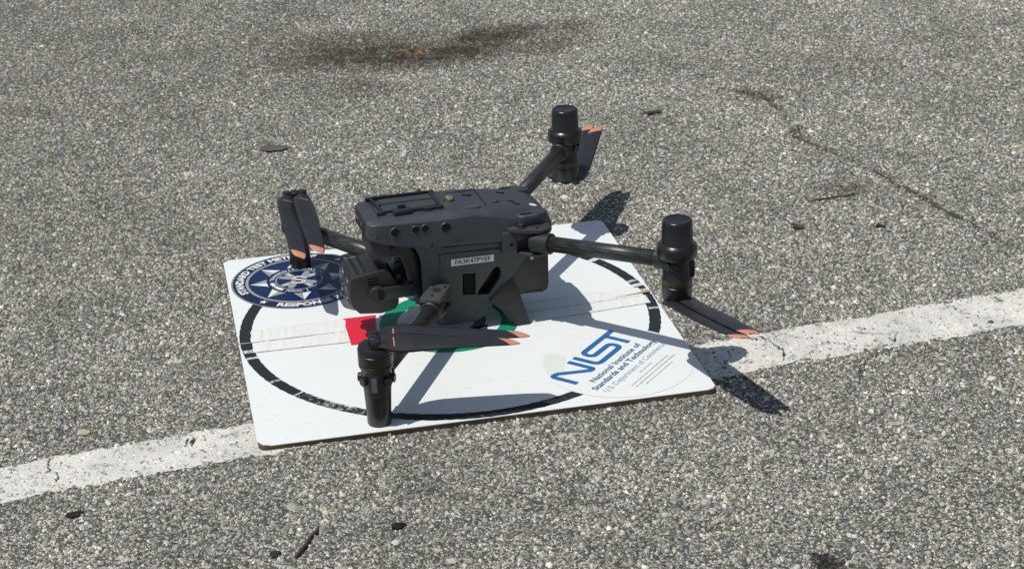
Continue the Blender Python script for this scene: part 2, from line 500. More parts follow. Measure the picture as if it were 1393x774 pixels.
NS = 265000
bx0, by0 = STONE_POLY.min(0); bx1, by1 = STONE_POLY.max(0)
sx_ = rng.uniform(bx0, bx1, NS * 3); sy_ = rng.uniform(by0, by1, NS * 3)
ok = in_poly(sx_ + rng.normal(0, 0.10, len(sx_)), sy_ + rng.normal(0, 0.10, len(sx_)), STONE_POLY)     # the dense stones thin out at the rim
dens = np.clip(np.interp(sy_, [-1, 0.4, 2.2], [1.0, 0.9, 0.6]), 0, 1)
ok &= rng.uniform(0, 1, NS * 3) < dens
ok &= ~((np.abs(sx_) < 0.3045) & (np.abs(sy_) < 0.3045))
sx_, sy_ = sx_[ok][:NS], sy_[ok][:NS]
sr = np.clip(rng.lognormal(math.log(0.00170), 0.38, len(sx_)), 0.0008, 0.0056)
edge_n = 0.004 * np.sin(sx_ * 210 + 3 * np.sin(sx_ * 47)) + rng.normal(0, 0.0038, len(sx_))
inline = (sy_ < interp(LT, sx_) + edge_n - 0.001) & (sy_ > interp(LB, sx_) + edge_n * 0.9 + 0.001)
cols = stone_cols(len(sx_))
h_ = sr * rng.uniform(0.30, 0.85, len(sx_))
m_ = ~inline
ang_ = np.arctan2(sy_ + 0.728, sx_ - 0.302)
q_ = np.hypot(sx_ - 0.302, sy_ + 0.728) < 0.021 * (1 + 0.16 * np.sin(3 * ang_ + 1) + 0.10 * np.sin(7 * ang_))
cols[q_] = np.array([0.030, 0.029, 0.030]) * np.where(rng.uniform(0, 1, q_.sum()) < 0.12, 5.0, rng.uniform(0.6, 1.6, q_.sum()))[:, None]
# small dark pits and seams where stones have come loose, plus a few bigger light stones
for _ in range(520):
    qx, qy = rng.uniform(-0.9, 1.7), rng.uniform(-0.8, 2.1)
    la, lb, an = rng.uniform(0.003, 0.011), rng.uniform(0.0014, 0.0034), rng.normal(0.1, 0.5)
    dx_, dy_ = sx_ - qx, sy_ - qy
    u_ = dx_ * math.cos(an) + dy_ * math.sin(an); v_ = -dx_ * math.sin(an) + dy_ * math.cos(an)
    q_ = (u_ / la) ** 2 + ((v_ + 0.002 * np.sin(u_ * 500)) / lb) ** 2 < 1
    cols[q_] *= rng.uniform(0.12, 0.35); h_[q_] *= 0.35
big_ = rng.uniform(0, 1, len(sx_)) < 0.004
sr[big_] *= rng.uniform(1.5, 2.3, big_.sum()); h_[big_] *= 1.3
near_c = np.full(len(sx_), 9.0)
cand = np.where(sx_ > 0.42)[0]
for qx, qy in cp + cp2 + cp3:
    near_c[cand] = np.minimum(near_c[cand], np.hypot(sx_[cand] - qx, sy_[cand] - qy))
m_ &= near_c > 0.0016 + 0.0011 * np.sin(sy_ * 130 + np.sin(sy_ * 37) * 3) + rng.normal(0, 0.0007, len(sx_))
dk_ = (near_c < 0.0085) & (rng.uniform(0, 1, len(sx_)) < 0.55)
cols[dk_] *= rng.uniform(0.25, 0.7, (dk_.sum(), 1))
for (ox, oy, oa_, ob_, pr_) in ((0.172, 1.309, 0.022, 0.013, 0.8), (0.125, 1.30, 0.016, 0.012, 0.45), (0.15, 1.305, 0.03, 0.01, 0.3)):
    q_ = (((sx_ - ox) / oa_) ** 2 + ((sy_ - oy) / ob_) ** 2 < 1) & (rng.uniform(0, 1, len(sx_)) < pr_)
    cols[q_] = np.array([1.0, 0.56, 0.20]) * rng.uniform(0.9, 2.0, (q_.sum(), 1))
ag = stones_mesh('asphalt_aggregate', sx_[m_], sy_[m_], sr[m_], h_[m_], cols[m_], GZ, M_stone)
tag(ag, 'small pale, grey and dark stones set in the worn asphalt', 'stones', kind='stuff')
pl_n = inline.sum()
pw = rng.uniform(0.56, 0.80, pl_n)
worn = rng.uniform(0, 1, pl_n) < 0.11
pw[worn] = rng.uniform(0.08, 0.3, worn.sum())
pc = np.stack([pw * 1.0, pw * 0.98, pw * 0.91], -1)
ps = stones_mesh('parking_line', sx_[inline], sy_[inline], sr[inline] * 1.15, h_[inline] * 0.45, pc, GZ + 0.0006, M_line)
# the paint film between those stones, with a ragged outline, joined into the same object
bm = bmesh.new(); bm.from_mesh(ps.data)
lay = bm.verts.layers.float_color['tint']
xs = np.arange(-3.2, 4.0, 0.004); n = len(xs)
et = interp(LT, xs) + 0.0022 * noise1(n, 2, 1) + 0.0025 * noise1(n, 11, 2)
eb = interp(LB, xs) + 0.0022 * noise1(n, 2, 3) + 0.0030 * noise1(n, 11, 4)
prev = None
for i in range(n):
    a = bm.verts.new((xs[i], eb[i], GZ + 0.0006)); c = bm.verts.new((xs[i], et[i], GZ + 0.0006))
    a[lay] = c[lay] = (0.66, 0.645, 0.60, 1)
    if prev: bm.faces.new((prev[0], a, c, prev[1]))
    prev = (a, c)
bm.to_mesh(ps.data); bm.free()
tag(ps, 'worn white painted line running across the asphalt under the board', 'painted line', kind='structure')

# ------------------------------------------------------------------ crack with soil and moss
M_soil = plain('crack_soil', (0.040, 0.036, 0.030), 0.9, 0.5, 300)
M_moss = plain('moss_green', (0.045, 0.062, 0.016), 0.9, 0.4, 300)
vv, ff = [], []
wn = noise1(len(cp), 6, 12); wn2 = noise1(len(cp), 2, 13)
for i, (x, y) in enumerate(cp):
    w = max(0.0002, 0.0009 + 0.0008 * wn[i] + 0.0005 * wn2[i])
    vv += [(x - w, y - w * 0.3, GZ + 0.0010), (x + w, y + w * 0.3, GZ + 0.0010)]
    if i: ff.append((2 * i - 2, 2 * i - 1, 2 * i + 1, 2 * i))
for cq in (cp2, cp3):
    v2, f2 = [], []
    for i, (x, y) in enumerate(cq):
        w = 0.0009 + abs(random.gauss(0, 0.0007)); v2 += [(x - w, y - w * 0.4, GZ + 0.0008), (x + w, y + w * 0.4, GZ + 0.0008)]
        if i: f2.append((2 * i - 2, 2 * i - 1, 2 * i + 1, 2 * i))
    tag(mesh_from('asphalt_crack', v2, f2, M_soil), 'short fine crack in the asphalt', 'crack', 'short side cracks in the asphalt', 'structure')
ck = mesh_from('asphalt_crack', vv, ff, M_soil)
tag(ck, 'thin jagged crack with dark soil running across the asphalt at right', 'crack', kind='structure')
sel = [i for i in range(len(cp)) if wn[i] > -0.2]
idx = rng.choice([i for i in sel if 0.5 < cp[i][1] < 0.65 or 0.22 < cp[i][1] < 0.33 or rng.uniform() < 0.3], 420)
dx = np.array([cp[i][0] for i in idx]) + rng.normal(0, 0.004, 420); dy = np.array([cp[i][1] for i in idx]) + rng.normal(0, 0.004, 420)
dc = np.array([(0.060, 0.047, 0.033)]) * rng.uniform(0.5, 2.2, (420, 1))
so = stones_mesh('crack_soil', dx, dy, rng.uniform(0.0008, 0.0028, 420), rng.uniform(0.001, 0.0024, 420), dc, GZ, stone_mat('soil_crumbs', False, 0.9))
tag(so, 'crumbs of brown soil lying along the asphalt crack', 'soil', kind='stuff')
mi_ = []
for (cx, cy, k, s_) in ((0.861, 0.182, 90, 0.008), (0.845, 0.262, 12, 0.005), (0.838, 0.30, 8, 0.005)):
    d = np.array([0.3, -0.95])
    t_ = rng.normal(0, s_ * 1.3, k); q = rng.normal(0, s_ * 0.35, k)
    mi_.append(np.stack([cx + d[0] * t_ - d[1] * q, cy + d[1] * t_ + d[0] * q], -1))
mp_ = np.concatenate(mi_)
mc = np.stack([rng.uniform(0.03, 0.08, len(mp_)), rng.uniform(0.045, 0.10, len(mp_)), rng.uniform(0.010, 0.025, len(mp_))], -1)
mo = stones_mesh('moss', mp_[:, 0], mp_[:, 1], rng.uniform(0.0008, 0.002, len(mp_)), rng.uniform(0.0015, 0.0035, len(mp_)), mc, GZ, stone_mat('moss_tufts', False, 0.9))
tag(mo, 'dark green moss growing in the asphalt crack near the right edge', 'moss', kind='stuff')
# cracks in the paint
for pts in ([(-0.571, -0.262), (-0.566, -0.287), (-0.556, -0.300), (-0.560, -0.323)], [(-0.392, -0.247), (-0.395, -0.262), (-0.383, -0.252), (-0.394, -0.275)],
            [(0.415, -0.157), (0.425, -0.182), (0.432, -0.208), (0.42, -0.245)], [(0.545, -0.178), (0.577, -0.195), (0.60, -0.20), (0.587, -0.228)], [(0.50, -0.20), (0.52, -0.212), (0.528, -0.225)]):
    vv, ff = [], []
    q = []
    for (x0, y0), (x1, y1) in zip(pts, pts[1:]):
        for i in range(6): q.append((x0 + (x1 - x0) * i / 6 + random.gauss(0, 0.0012), y0 + (y1 - y0) * i / 6 + random.gauss(0, 0.0012)))
    for i, (x, y) in enumerate(q):
        w = abs(random.gauss(0.0006, 0.0006)) + 0.0002
        vv += [(x - w, y, GZ + 0.0022), (x + w, y, GZ + 0.0022)]
        if i: ff.append((2 * i - 2, 2 * i - 1, 2 * i + 1, 2 * i))
    tag(mesh_from('paint_crack', vv, ff, M_soil), 'short dark crack through the white painted line', 'crack', 'cracks through the painted line', 'structure')


# ------------------------------------------------------------------ litter on the asphalt
def twig(name, pts, r, mat, label):
    rr = [r * (0.75 + 0.35 * math.sin(i * 2.1) * 0.4 + random.uniform(-0.08, 0.08)) for i in range(len(pts))]
    rr[0] *= 0.7; rr[-1] *= 0.55
    mb = MB(); mb.tube(pts, rr, 8, 0)
    return tag(mb.build(name, mat), label, 'twig')


M_twig = plain('twig_bark', (0.060, 0.045, 0.038), 0.8, 0.4, 150, 0.5, 700)
z_ = GZ + 0.003
tw = twig('twig', [(-0.287, -0.568, z_), (-0.280, -0.557, z_ + 0.0005), (-0.272, -0.545, z_ + 0.001), (-0.266, -0.531, z_ + 0.001), (-0.257, -0.519, z_), (-0.2535, -0.510, z_)], 0.0030, M_twig,
          'short dark brown twig lying on the asphalt in the foreground')
mb = MB()
tw2 = twig('twig', [(0.655, 0.299, z_), (0.676, 0.304, z_), (0.70, 0.3065, z_), (0.722, 0.3065, z_), (0.748, 0.311, z_)], 0.0019, plain('twig_grey', (0.05, 0.045, 0.04), 0.85, 0.3, 150),
           'thin dark twig lying on the asphalt left of the crack')


def leaf(name, x, y, L_, w, ang, col, label, curl=0.002, cat='leaf'):
    vv, ff = [], []; ns = 9
    ca, sa = math.cos(R(ang)), math.sin(R(ang))
    for i in range(ns):
        f = i / (ns - 1); hw = w * (math.sin(math.pi * (0.06 + 0.88 * f)) ** 0.7) * (1 + random.uniform(-0.15, 0.15))
        for t_ in (-1, -0.4, 0.4, 1):
            lx = (f - 0.5) * L_ + random.gauss(0, L_ * 0.015); ly = t_ * hw
            vv.append((lx * ca - ly * sa, lx * sa + ly * ca, 0.0028 + curl * t_ * t_ + random.uniform(0, 0.0006) + curl * math.cos(f * 5)))
    for i in range(ns - 1):
        for j in range(3): ff.append((4 * i + j, 4 * i + j + 1, 4 * i + j + 5, 4 * i + j + 4))
    o = mesh_from(name, vv, ff, plain('leaf_tone', col, 0.75, 0.3, 120, 0.3, 600), loc=(x, y, GZ), smooth=True)
    md = o.modifiers.new('thickness', 'SOLIDIFY'); md.thickness = 0.0006
    return tag(o, label, cat)


leaf('leaf', -0.177, 0.808, 0.050, 0.016, -8, (0.085, 0.082, 0.078), 'flat grey leaf on the asphalt behind the left of the board', 0.0004)
leaf('leaf', 0.531, 0.799, 0.040, 0.0065, 12, (0.035, 0.034, 0.033), 'narrow blackish leaf on the asphalt right of the farthest motor', 0.0015)
leaf('leaf', 0.602, 0.203, 0.022, 0.008, -15, (0.090, 0.040, 0.022), 'small reddish brown leaf scrap on the asphalt right of the drone', 0.002)


def pebble(x, y, r, col, label, flat=0.5, asp=1.3, ang=0, name='pebble'):
    b = bmesh.new(); bmesh.ops.create_icosphere(b, subdivisions=2, radius=1)
    ca, sa = math.cos(R(ang)), math.sin(R(ang))
    ph = [random.uniform(0, 6) for _ in range(6)]
    for v in b.verts:
        c = v.co
        k = 0.90 + 0.20 * math.sin(3 * c.x + ph[0]) + 0.17 * math.sin(4 * c.y + ph[1]) + 0.10 * math.sin(7 * c.z + ph[2] + 2 * c.x) + random.uniform(-0.05, 0.05)
        lx, ly, lz = c.x * k * r * asp, c.y * k * r / asp ** 0.5, c.z * k * r * flat
        v.co = (lx * ca - ly * sa, lx * sa + ly * ca, lz)
    me = bpy.data.meshes.new(name); b.to_mesh(me); b.free()
    o = link(name, me, plain('pebble_tone', col, 0.85, 0.35, 250, 0.6, 900, spec=0.2, dust=0.25), loc=(x, y, GZ + r * flat * 0.55))
    return tag(o, label, 'pebble')


pebble(-0.160, -0.530, 0.0078, (0.018, 0.018, 0.020), 'black pebble on the asphalt below the near edge of the board', 0.55, 1.25, 10)
pebble(-0.537, -0.405, 0.0075, (0.016, 0.016, 0.018), 'black pebble on the asphalt below the left end of the white line', 0.5, 1.3, 5)
pebble(-0.310, -0.554, 0.0068, (0.03, 0.03, 0.032), 'dark grey pebble just left of the foreground twig', 0.4, 1.1, 40)
pebble(0.731, 0.172, 0.0065, (0.025, 0.024, 0.024), 'dark pebble lying on the asphalt left of the mossy crack', 0.5, 1.2, -30)
pebble(0.498, -0.446, 0.0062, (0.50, 0.45, 0.36), 'yellowish pebble on the asphalt right of the long blade shadow', 0.5, 1.4, -20)
pebble(0.645, -0.226, 0.0060, (0.60, 0.58, 0.54), 'whitish pebble at the lower border of the white line on the right', 0.5, 1.2, 20)
pebble(-0.114, -0.622, 0.0058, (0.50, 0.47, 0.42), 'pale square pebble near the bottom middle of the foreground', 0.6, 1.0, 0)
pebble(-0.026, -0.393, 0.0060, (0.52, 0.47, 0.40), 'large cream pebble below the middle of the near board edge', 0.5, 1.2, 15)
pebble(-0.523, -0.197, 0.0078, (0.46, 0.40, 0.30), 'tan pebble on the asphalt above the left end of the white line', 0.5, 1.3, -20)
pebble(-0.170, -0.566, 0.0050, (0.62, 0.60, 0.55), 'small white pebble beside the black one in the foreground', 0.6, 1.2, 30)
# ------------------------------------------------------------------ landing board
pad = link('landing_pad', None); pad.empty_display_size = 0.1
tag(pad, 'square white board with black ring, round stickers and tape lying on the asphalt', 'landing pad')


def rounded_square(h, radii, seg=6, jit=0.0):
    """radii for corners TR, TL, BL, BR"""
    P = []
    for (cx, cy, a0), r in zip(((1, 1, 0), (-1, 1, 90), (-1, -1, 180), (1, -1, 270)), radii):
        for i in range(seg + 1):
            a = R(a0 + 90 * i / seg)
            P.append((cx * (h - r) + r * math.cos(a) + random.uniform(-jit, jit), cy * (h - r) + r * math.sin(a) + random.uniform(-jit, jit)))
    return P


def board_white():
    m, t, b = new_mat('white_laminate'); N = t.nodes; L = t.links
    tc = N.new('ShaderNodeTexCoord')
    nz = N.new('ShaderNodeTexNoise'); nz.inputs['Scale'].default_value = 7; nz.inputs['Detail'].default_value = 7; nz.inputs['Roughness'].default_value = 0.65
    L.new(tc.outputs['Object'], nz.inputs['Vector'])
    mx = N.new('ShaderNodeMix'); mx.data_type = 'RGBA'
    L.new(nz.outputs['Fac'], mx.inputs['Factor'])
    mx.inputs['A'].default_value = (0.735, 0.775, 0.765, 1); mx.inputs['B'].default_value = (0.785, 0.815, 0.80, 1)
    # short scuffs
    mp = N.new('ShaderNodeMapping'); mp.inputs['Scale'].default_value = (14, 90, 1); mp.inputs['Rotation'].default_value = (0, 0, 0.35)
    L.new(tc.outputs['Object'], mp.inputs['Vector'])
    n2 = N.new('ShaderNodeTexNoise'); n2.inputs['Scale'].default_value = 2.2; n2.inputs['Detail'].default_value = 3; L.new(mp.outputs[0], n2.inputs['Vector'])
    mr = N.new('ShaderNodeMapRange'); mr.inputs['From Min'].default_value = 0.66; mr.inputs['From Max'].default_value = 0.78; mr.inputs['To Max'].default_value = 0.6
    L.new(n2.outputs['Fac'], mr.inputs['Value'])
    m2 = N.new('ShaderNodeMix'); m2.data_type = 'RGBA'; L.new(mr.outputs[0], m2.inputs['Factor']); L.new(mx.outputs['Result'], m2.inputs['A']); m2.inputs['B'].default_value = (0.42, 0.42, 0.40, 1)
    # fine grit specks
    v = N.new('ShaderNodeTexVoronoi'); v.inputs['Scale'].default_value = 55; L.new(tc.outputs['Object'], v.inputs['Vector'])
    m4 = N.new('ShaderNodeMapRange'); m4.inputs['From Min'].default_value = 0.07; m4.inputs['From Max'].default_value = 0.04; m4.inputs['To Max'].default_value = 0.5
    L.new(v.outputs['Distance'], m4.inputs['Value'])
    m3 = N.new('ShaderNodeMix'); m3.data_type = 'RGBA'; L.new(m4.outputs[0], m3.inputs['Factor']); L.new(m2.outputs['Result'], m3.inputs['A']); m3.inputs['B'].default_value = (0.35, 0.33, 0.30, 1)
    L.new(m3.outputs['Result'], b.inputs['Base Color'])
    b.inputs['Roughness'].default_value = 0.45
    return m


M_white = board_white()
M_mdf = plain('brown_fibreboard', (0.135, 0.085, 0.048), 0.9, 0.5, 90, 0.8, 300)
mb = MB(); mb.prism(rounded_square(0.3048, (0.008, 0.010, 0.010, 0.009), 6, 0.0004), GZ + 0.0012, -0.0010)
mb.build('board_core', M_mdf, pad)
mb = MB(); mb.prism(rounded_square(0.3050, (0.010, 0.012, 0.017, 0.013), 7, 0.0012), -0.0010, 0.0)
mb.build('board_face', M_white, pad)


def worn_black():
    m, t, b = new_mat('worn_black_paint'); N = t.nodes; L = t.links
    tc = N.new('ShaderNodeTexCoord')
    at = N.new('ShaderNodeAttribute'); at.attribute_name = 'wear'
    nz = N.new('ShaderNodeTexNoise'); nz.inputs['Scale'].default_value = 110; nz.inputs['Detail'].default_value = 8; nz.inputs['Roughness'].default_value = 0.8
    L.new(tc.outputs['Object'], nz.inputs['Vector'])
    ad = N.new('ShaderNodeMath'); ad.operation = 'ADD'; L.new(nz.outputs['Fac'], ad.inputs[0]); L.new(at.outputs['Fac'], ad.inputs[1])
    mr = N.new('ShaderNodeMapRange'); mr.inputs['From Min'].default_value = 0.78; mr.inputs['From Max'].default_value = 0.93
    L.new(ad.outputs[0], mr.inputs['Value'])
    mx = N.new('ShaderNodeMix'); mx.data_type = 'RGBA'; L.new(mr.outputs[0], mx.inputs['Factor'])
    mx.inputs['A'].default_value = (0.016, 0.018, 0.018, 1); mx.inputs['B'].default_value = (0.66, 0.69, 0.68, 1)
    L.new(mx.outputs['Result'], b.inputs['Base Color'])
    b.inputs['Roughness'].default_value = 0.45
    return m


# ring: annulus in arcs; wear follows the photograph (degrees ccw from +x)
WEAR = [(184, 186, 0.36), (188.8, 190.2, 0.36), (205, 206, 0.34), (215, 216.2, 0.36), (217, 225, 0.24), (225, 233, 0.30), (233, 246, 0.26), (246, 300, 0.20), (140, 183, 0.10),
        (3.5, 5.5, 0.40), (8, 9.5, 0.45), (11, 12.5, 0.36), (30, 32, 0.48), (25, 28, 0.2), (352, 353.2, 0.36), (20, 24, 0.18), (298, 304, 0.26)]
nA = 720; rv = []; rf = []; wear = []
RR = [0.2868, 0.2915, 0.2965, 0.3012, 0.3036]
for i in range(nA):
    a = 2 * math.pi * i / nA; d = math.degrees(a)
    w = 0.09 + 0.05 * math.sin(d * 0.9) + 0.04 * math.sin(d * 2.7)
    for a0, a1, s in WEAR:
        if a0 <= d <= a1: w = max(w, s)
    jr = 0.0006 * math.sin(i * 0.9) * random.random()
    for q, r_ in enumerate(RR):
        rj = r_ + (jr if q in (0, 4) else 0)
        rv.append((rj * math.cos(a), rj * math.sin(a), 0.00025))
        wear.append(w + (0.08 if (q == 0 and 205 < d < 250) else 0))
    for q in range(4):
        b0 = i * 5 + q; b1 = ((i + 1) % nA) * 5 + q
        rf.append((b0, b0 + 1, b1 + 1, b1))
rg = mesh_from('ring_marking', rv, rf, worn_black(), pad)
at = rg.data.attributes.new('wear', 'FLOAT', 'POINT'); at.data.foreach_set('value', np.array(wear, np.float32))


def sheet(name, polys, z, mats, parent, mi=None):
    """flat polygons (2-D points) as one mesh at height z"""
    vv, ff, ms = [], [], []
    for k, P in enumerate(polys):
        tri = tessellate_polygon([[Vector((x, y, 0)) for x, y in P]])
        b0 = len(vv); vv += [(x, y, z) for x, y in P]
        for t_ in tri:
            a, b, c = (Vector(vv[b0 + i]) for i in t_)
            tt = t_ if (b - a).cross(c - a).z > 0 else t_[::-1]
            ff.append(tuple(b0 + i for i in tt)); ms.append(mi[k] if mi else 0)
    return mesh_from(name, vv, ff, mats, parent, ms)


def disc(r, cx=0, cy=0, n=96):
    return [(cx + r * math.cos(2 * math.pi * i / n), cy + r * math.sin(2 * math.pi * i / n)) for i in range(n)]


def annulus(name, r0, r1, cx, cy, z, mat, parent, n=96):
    v, f = [], []
    for i in range(n):
        a = 2 * math.pi * i / n
        v += [(cx + r0 * math.cos(a), cy + r0 * math.sin(a), z), (cx + r1 * math.cos(a), cy + r1 * math.sin(a), z)]
    for i in range(n):
        j = (i + 1) % n; f.append((2 * i, 2 * i + 1, 2 * j + 1, 2 * j))
    return mesh_from(name, v, f, mat, parent)


def text_mesh(body, size, bold=0.0):
    """glyph outlines of a string as (verts, faces), baseline at y=0, left at x=0"""
    cu = bpy.data.curves.new('txt', 'FONT'); cu.body = body; cu.size = size; cu.fill_mode = 'FRONT'; cu.offset = bold * size; cu.resolution_u = 3
    o = bpy.data.objects.new('txt', cu); COL.objects.link(o)
    dg = bpy.context.evaluated_depsgraph_get(); dg.update()
    me = bpy.data.meshes.new_from_object(o.evaluated_get(dg))
    V = [tuple(v.co) for v in me.vertices]; F = [tuple(p.vertices) for p in me.polygons]
    bpy.data.objects.remove(o); bpy.data.curves.remove(cu); bpy.data.meshes.remove(me)
    return V, F


class Print:
    """collects flat lettering into one mesh"""
    def __init__(s): s.v, s.f, s.m = [], [], []

    def add(s, V, F, fn, mat=0):
        b = len(s.v); s.v += [fn(x, y) for x, y, *_ in V]
        s.f += [tuple(b + i for i in q) for q in F]; s.m += [mat] * len(F)

    def line(s, body, size, width, fn, bold=0.0, mat=0):
        V, F = text_mesh(body, size, bold)
        w = max(v[0] for v in V); k = width / w
        s.add([(x * k, y, 0) for x, y, _ in V], F, fn, mat)

    def arc(s, body, size, r, a0, a1, cx, cy, z, inward=False, bold=0.0, mat=0):
        """text along a circle from angle a0 to a1 (deg); inward=True reads on the inside bottom (ccw)"""
        V, F = text_mesh(body, size, bold)
        w = max(v[0] for v in V)
        def fn(x, y):
            a = R(a0 + (a1 - a0) * x / w); rr = r + (-y if inward else y)
            return (cx + rr * math.cos(a), cy + rr * math.sin(a), z)
        s.add(V, F, fn, mat)

    def poly(s, P, fn, mat=0):
        tri = tessellate_polygon([[Vector((x, y, 0)) for x, y in P]])
        s.add([(x, y, 0) for x, y in P], [tuple(t_) for t_ in tri], fn, mat)

    def stroke(s, pts, w, fn, mat=0, caps=False):
        """constant width stroke along a polyline, joined into quads"""
        P = [Vector(p) for p in pts]; n = len(P); V = []
        for i in range(n):
            d0 = (P[i] - P[i - 1]).normalized() if i else (P[1] - P[0]).normalized()
            d1 = (P[i + 1] - P[i]).normalized() if i < n - 1 else d0
            t_ = (d0 + d1).normalized(); nn = Vector((-t_.y, t_.x)); k = 1 / max(0.5, nn.dot(Vector((-d0.y, d0.x))))
            V += [tuple(P[i] + nn * w / 2 * k) + (0,), tuple(P[i] - nn * w / 2 * k) + (0,)]
        F = [(2 * i, 2 * i + 1, 2 * i + 3, 2 * i + 2) for i in range(n - 1)]
        s.add(V, F, fn, mat)

    def build(s, name, mats, parent):
        # all print faces look up
        v = s.v
        ff = []
        for q in s.f:
            a, b, c = (Vector(v[i]) for i in q[:3])
            ff.append(q if (b - a).cross(c - a).z >= 0 else q[::-1])
        return mesh_from(name, s.v, ff, mats, parent, s.m)


def smooth_path(ctrl, rad, seg=7):
    """polyline with rounded corners"""
    P = [Vector(p) for p in ctrl]; out = [P[0]]
    for i in range(1, len(P) - 1):
        a = (P[i - 1] - P[i]); b = (P[i + 1] - P[i])
        k = min(rad, a.length * 0.48, b.length * 0.48)
        p0 = P[i] + a.normalized() * k; p1 = P[i] + b.normalized() * k
        for j in range(seg + 1):
            f = j / seg; out.append(p0 * (1 - f) ** 2 + P[i] * 2 * f * (1 - f) + p1 * f * f)
    out.append(P[-1]); return [tuple(p) for p in out]


# tapes -----------------------------------------------------------------------
def tape_mat(name, col, dirt=0.35):
    m, t, b = new_mat(name); N = t.nodes; L = t.links
    tc = N.new('ShaderNodeTexCoord')
    mp = N.new('ShaderNodeMapping'); mp.inputs['Scale'].default_value = (100, 16, 1); mp.inputs['Rotation'].default_value = (0, 0, 0.12)
    L.new(tc.outputs['Object'], mp.inputs['Vector'])
    nz = N.new('ShaderNodeTexNoise'); nz.inputs['Scale'].default_value = 1.0; nz.inputs['Detail'].default_value = 5; nz.inputs['Roughness'].default_value = 0.7
    L.new(mp.outputs[0], nz.inputs['Vector'])
    mr = N.new('ShaderNodeMapRange'); mr.inputs['From Min'].default_value = 0.485; mr.inputs['From Max'].default_value = 0.515
    L.new(nz.outputs['Fac'], mr.inputs['Value'])
    pk = N.new('ShaderNodeMath'); pk.operation = 'COMPARE'; pk.inputs[1].default_value = 0.5; pk.inputs[2].default_value = 0.28
    L.new(mr.outputs[0], pk.inputs[0])
    n3 = N.new('ShaderNodeTexNoise'); n3.inputs['Scale'].default_value = 22; L.new(tc.outputs['Object'], n3.inputs['Vector'])
    m5 = N.new('ShaderNodeMapRange'); m5.inputs['From Min'].default_value = 0.45; m5.inputs['From Max'].default_value = 0.65; m5.inputs['To Max'].default_value = dirt
    L.new(n3.outputs['Fac'], m5.inputs['Value'])
    mu = N.new('ShaderNodeMath'); mu.operation = 'MULTIPLY'; L.new(pk.outputs[0], mu.inputs[0]); L.new(m5.outputs[0], mu.inputs[1])
    mx = N.new('ShaderNodeMix'); mx.data_type = 'RGBA'; L.new(mu.outputs[0], mx.inputs['Factor'])
    mx.inputs['A'].default_value = (*col, 1); mx.inputs['B'].default_value = (col[0] * 0.42, col[1] * 0.40, col[2] * 0.38, 1)
    L.new(mx.outputs['Result'], b.inputs['Base Color'])
    b.inputs['Roughness'].default_value = 0.36
    bp = N.new('ShaderNodeBump'); bp.inputs['Strength'].default_value = 0.5; bp.inputs['Distance'].default_value = 0.0012
    L.new(nz.outputs['Fac'], bp.inputs['Height']); L.new(bp.outputs[0], b.inputs['Normal'])
    return m


M_tape = tape_mat('white_tape', (0.765, 0.78, 0.755), 0.15)
M_seam = plain('tape_dirt', (0.42, 0.39, 0.34), 0.8, 0.4, 200)


def tape_strip(x0, x1, ylo0, ylo1, yhi0, yhi1, seed, name='tape_strip', parent=pad):
    r = random.Random(seed); nx = int((x1 - x0) / 0.0025); v, f = [], []
    wr = [0.0] * (nx + 1)
    for _ in range(10):
        c = r.randrange(nx); 
        for d in (-1, 0, 1):
            if 0 <= c + d <= nx: wr[c + d] += 0.0005 if d == 0 else 0.0002
    for i in range(nx + 1):
        fx = i / nx; x = x0 + (x1 - x0) * fx
        lo = ylo0 + (ylo1 - ylo0) * fx; hi = yhi0 + (yhi1 - yhi0) * fx
        for j in range(4):
            v.append((x + (0.0012 * r.uniform(-1, 1) if i in (0, nx) else 0) + 0.002 * (j - 1.5) * (wr[i] > 0), lo + (hi - lo) * j / 3, 0.00045 + wr[i] * (0.6 + 0.4 * r.random())))
    for i in range(nx):
        for j in range(3): f.append((4 * i + j, 4 * i + 4 + j, 4 * i + 5 + j, 4 * i + 1 + j))
    return mesh_from(name, v, f, M_tape, parent, smooth=True)


tape_strip(-0.2868, -0.150, -0.0325, -0.0345, -0.0008, 0.0008, 1)
tape_strip(-0.2868, -0.150, 0.0000, 0.0016, 0.0362, 0.0395, 2)
tape_strip(0.100, 0.2935, -0.0405, -0.0215, -0.007, 0.0060, 3)
tape_strip(0.100, 0.2905, -0.0062, 0.0068, 0.0235, 0.0355, 4)
for P_ in [[(-0.305, -0.0016), (-0.286, -0.0011), (-0.215, 0.0004), (-0.19, 0.0022), (-0.19, 0.0028), (-0.215, 0.0018), (-0.286, 0.0004), (-0.305, 0.0012)],
                    [(-0.2868, -0.0333), (-0.150, -0.0353), (-0.150, -0.0346), (-0.2868, -0.0326)],
                    [(-0.2868, 0.0363), (-0.150, 0.0396), (-0.150, 0.0400), (-0.2868, 0.0369)],
                    [(0.10, -0.0411), (0.2935, -0.0221), (0.2935, -0.0215), (0.10, -0.0405)],
                    [(0.10, 0.0236), (0.29, 0.0356), (0.29, 0.0361), (0.10, 0.0243)]]:
    sheet('tape_dirt', [P_], 0.0011, M_seam, pad)
M_scr = plain('bare_board_scratch', (0.42, 0.27, 0.15), 0.8, 0.3, 200)
sheet('scratch', [[(0.235, 0.0080), (0.285, 0.0125), (0.304, 0.0155), (0.304, 0.0215), (0.296, 0.0195), (0.283, 0.0150), (0.262, 0.0115)]], 0.0012, M_scr, pad)

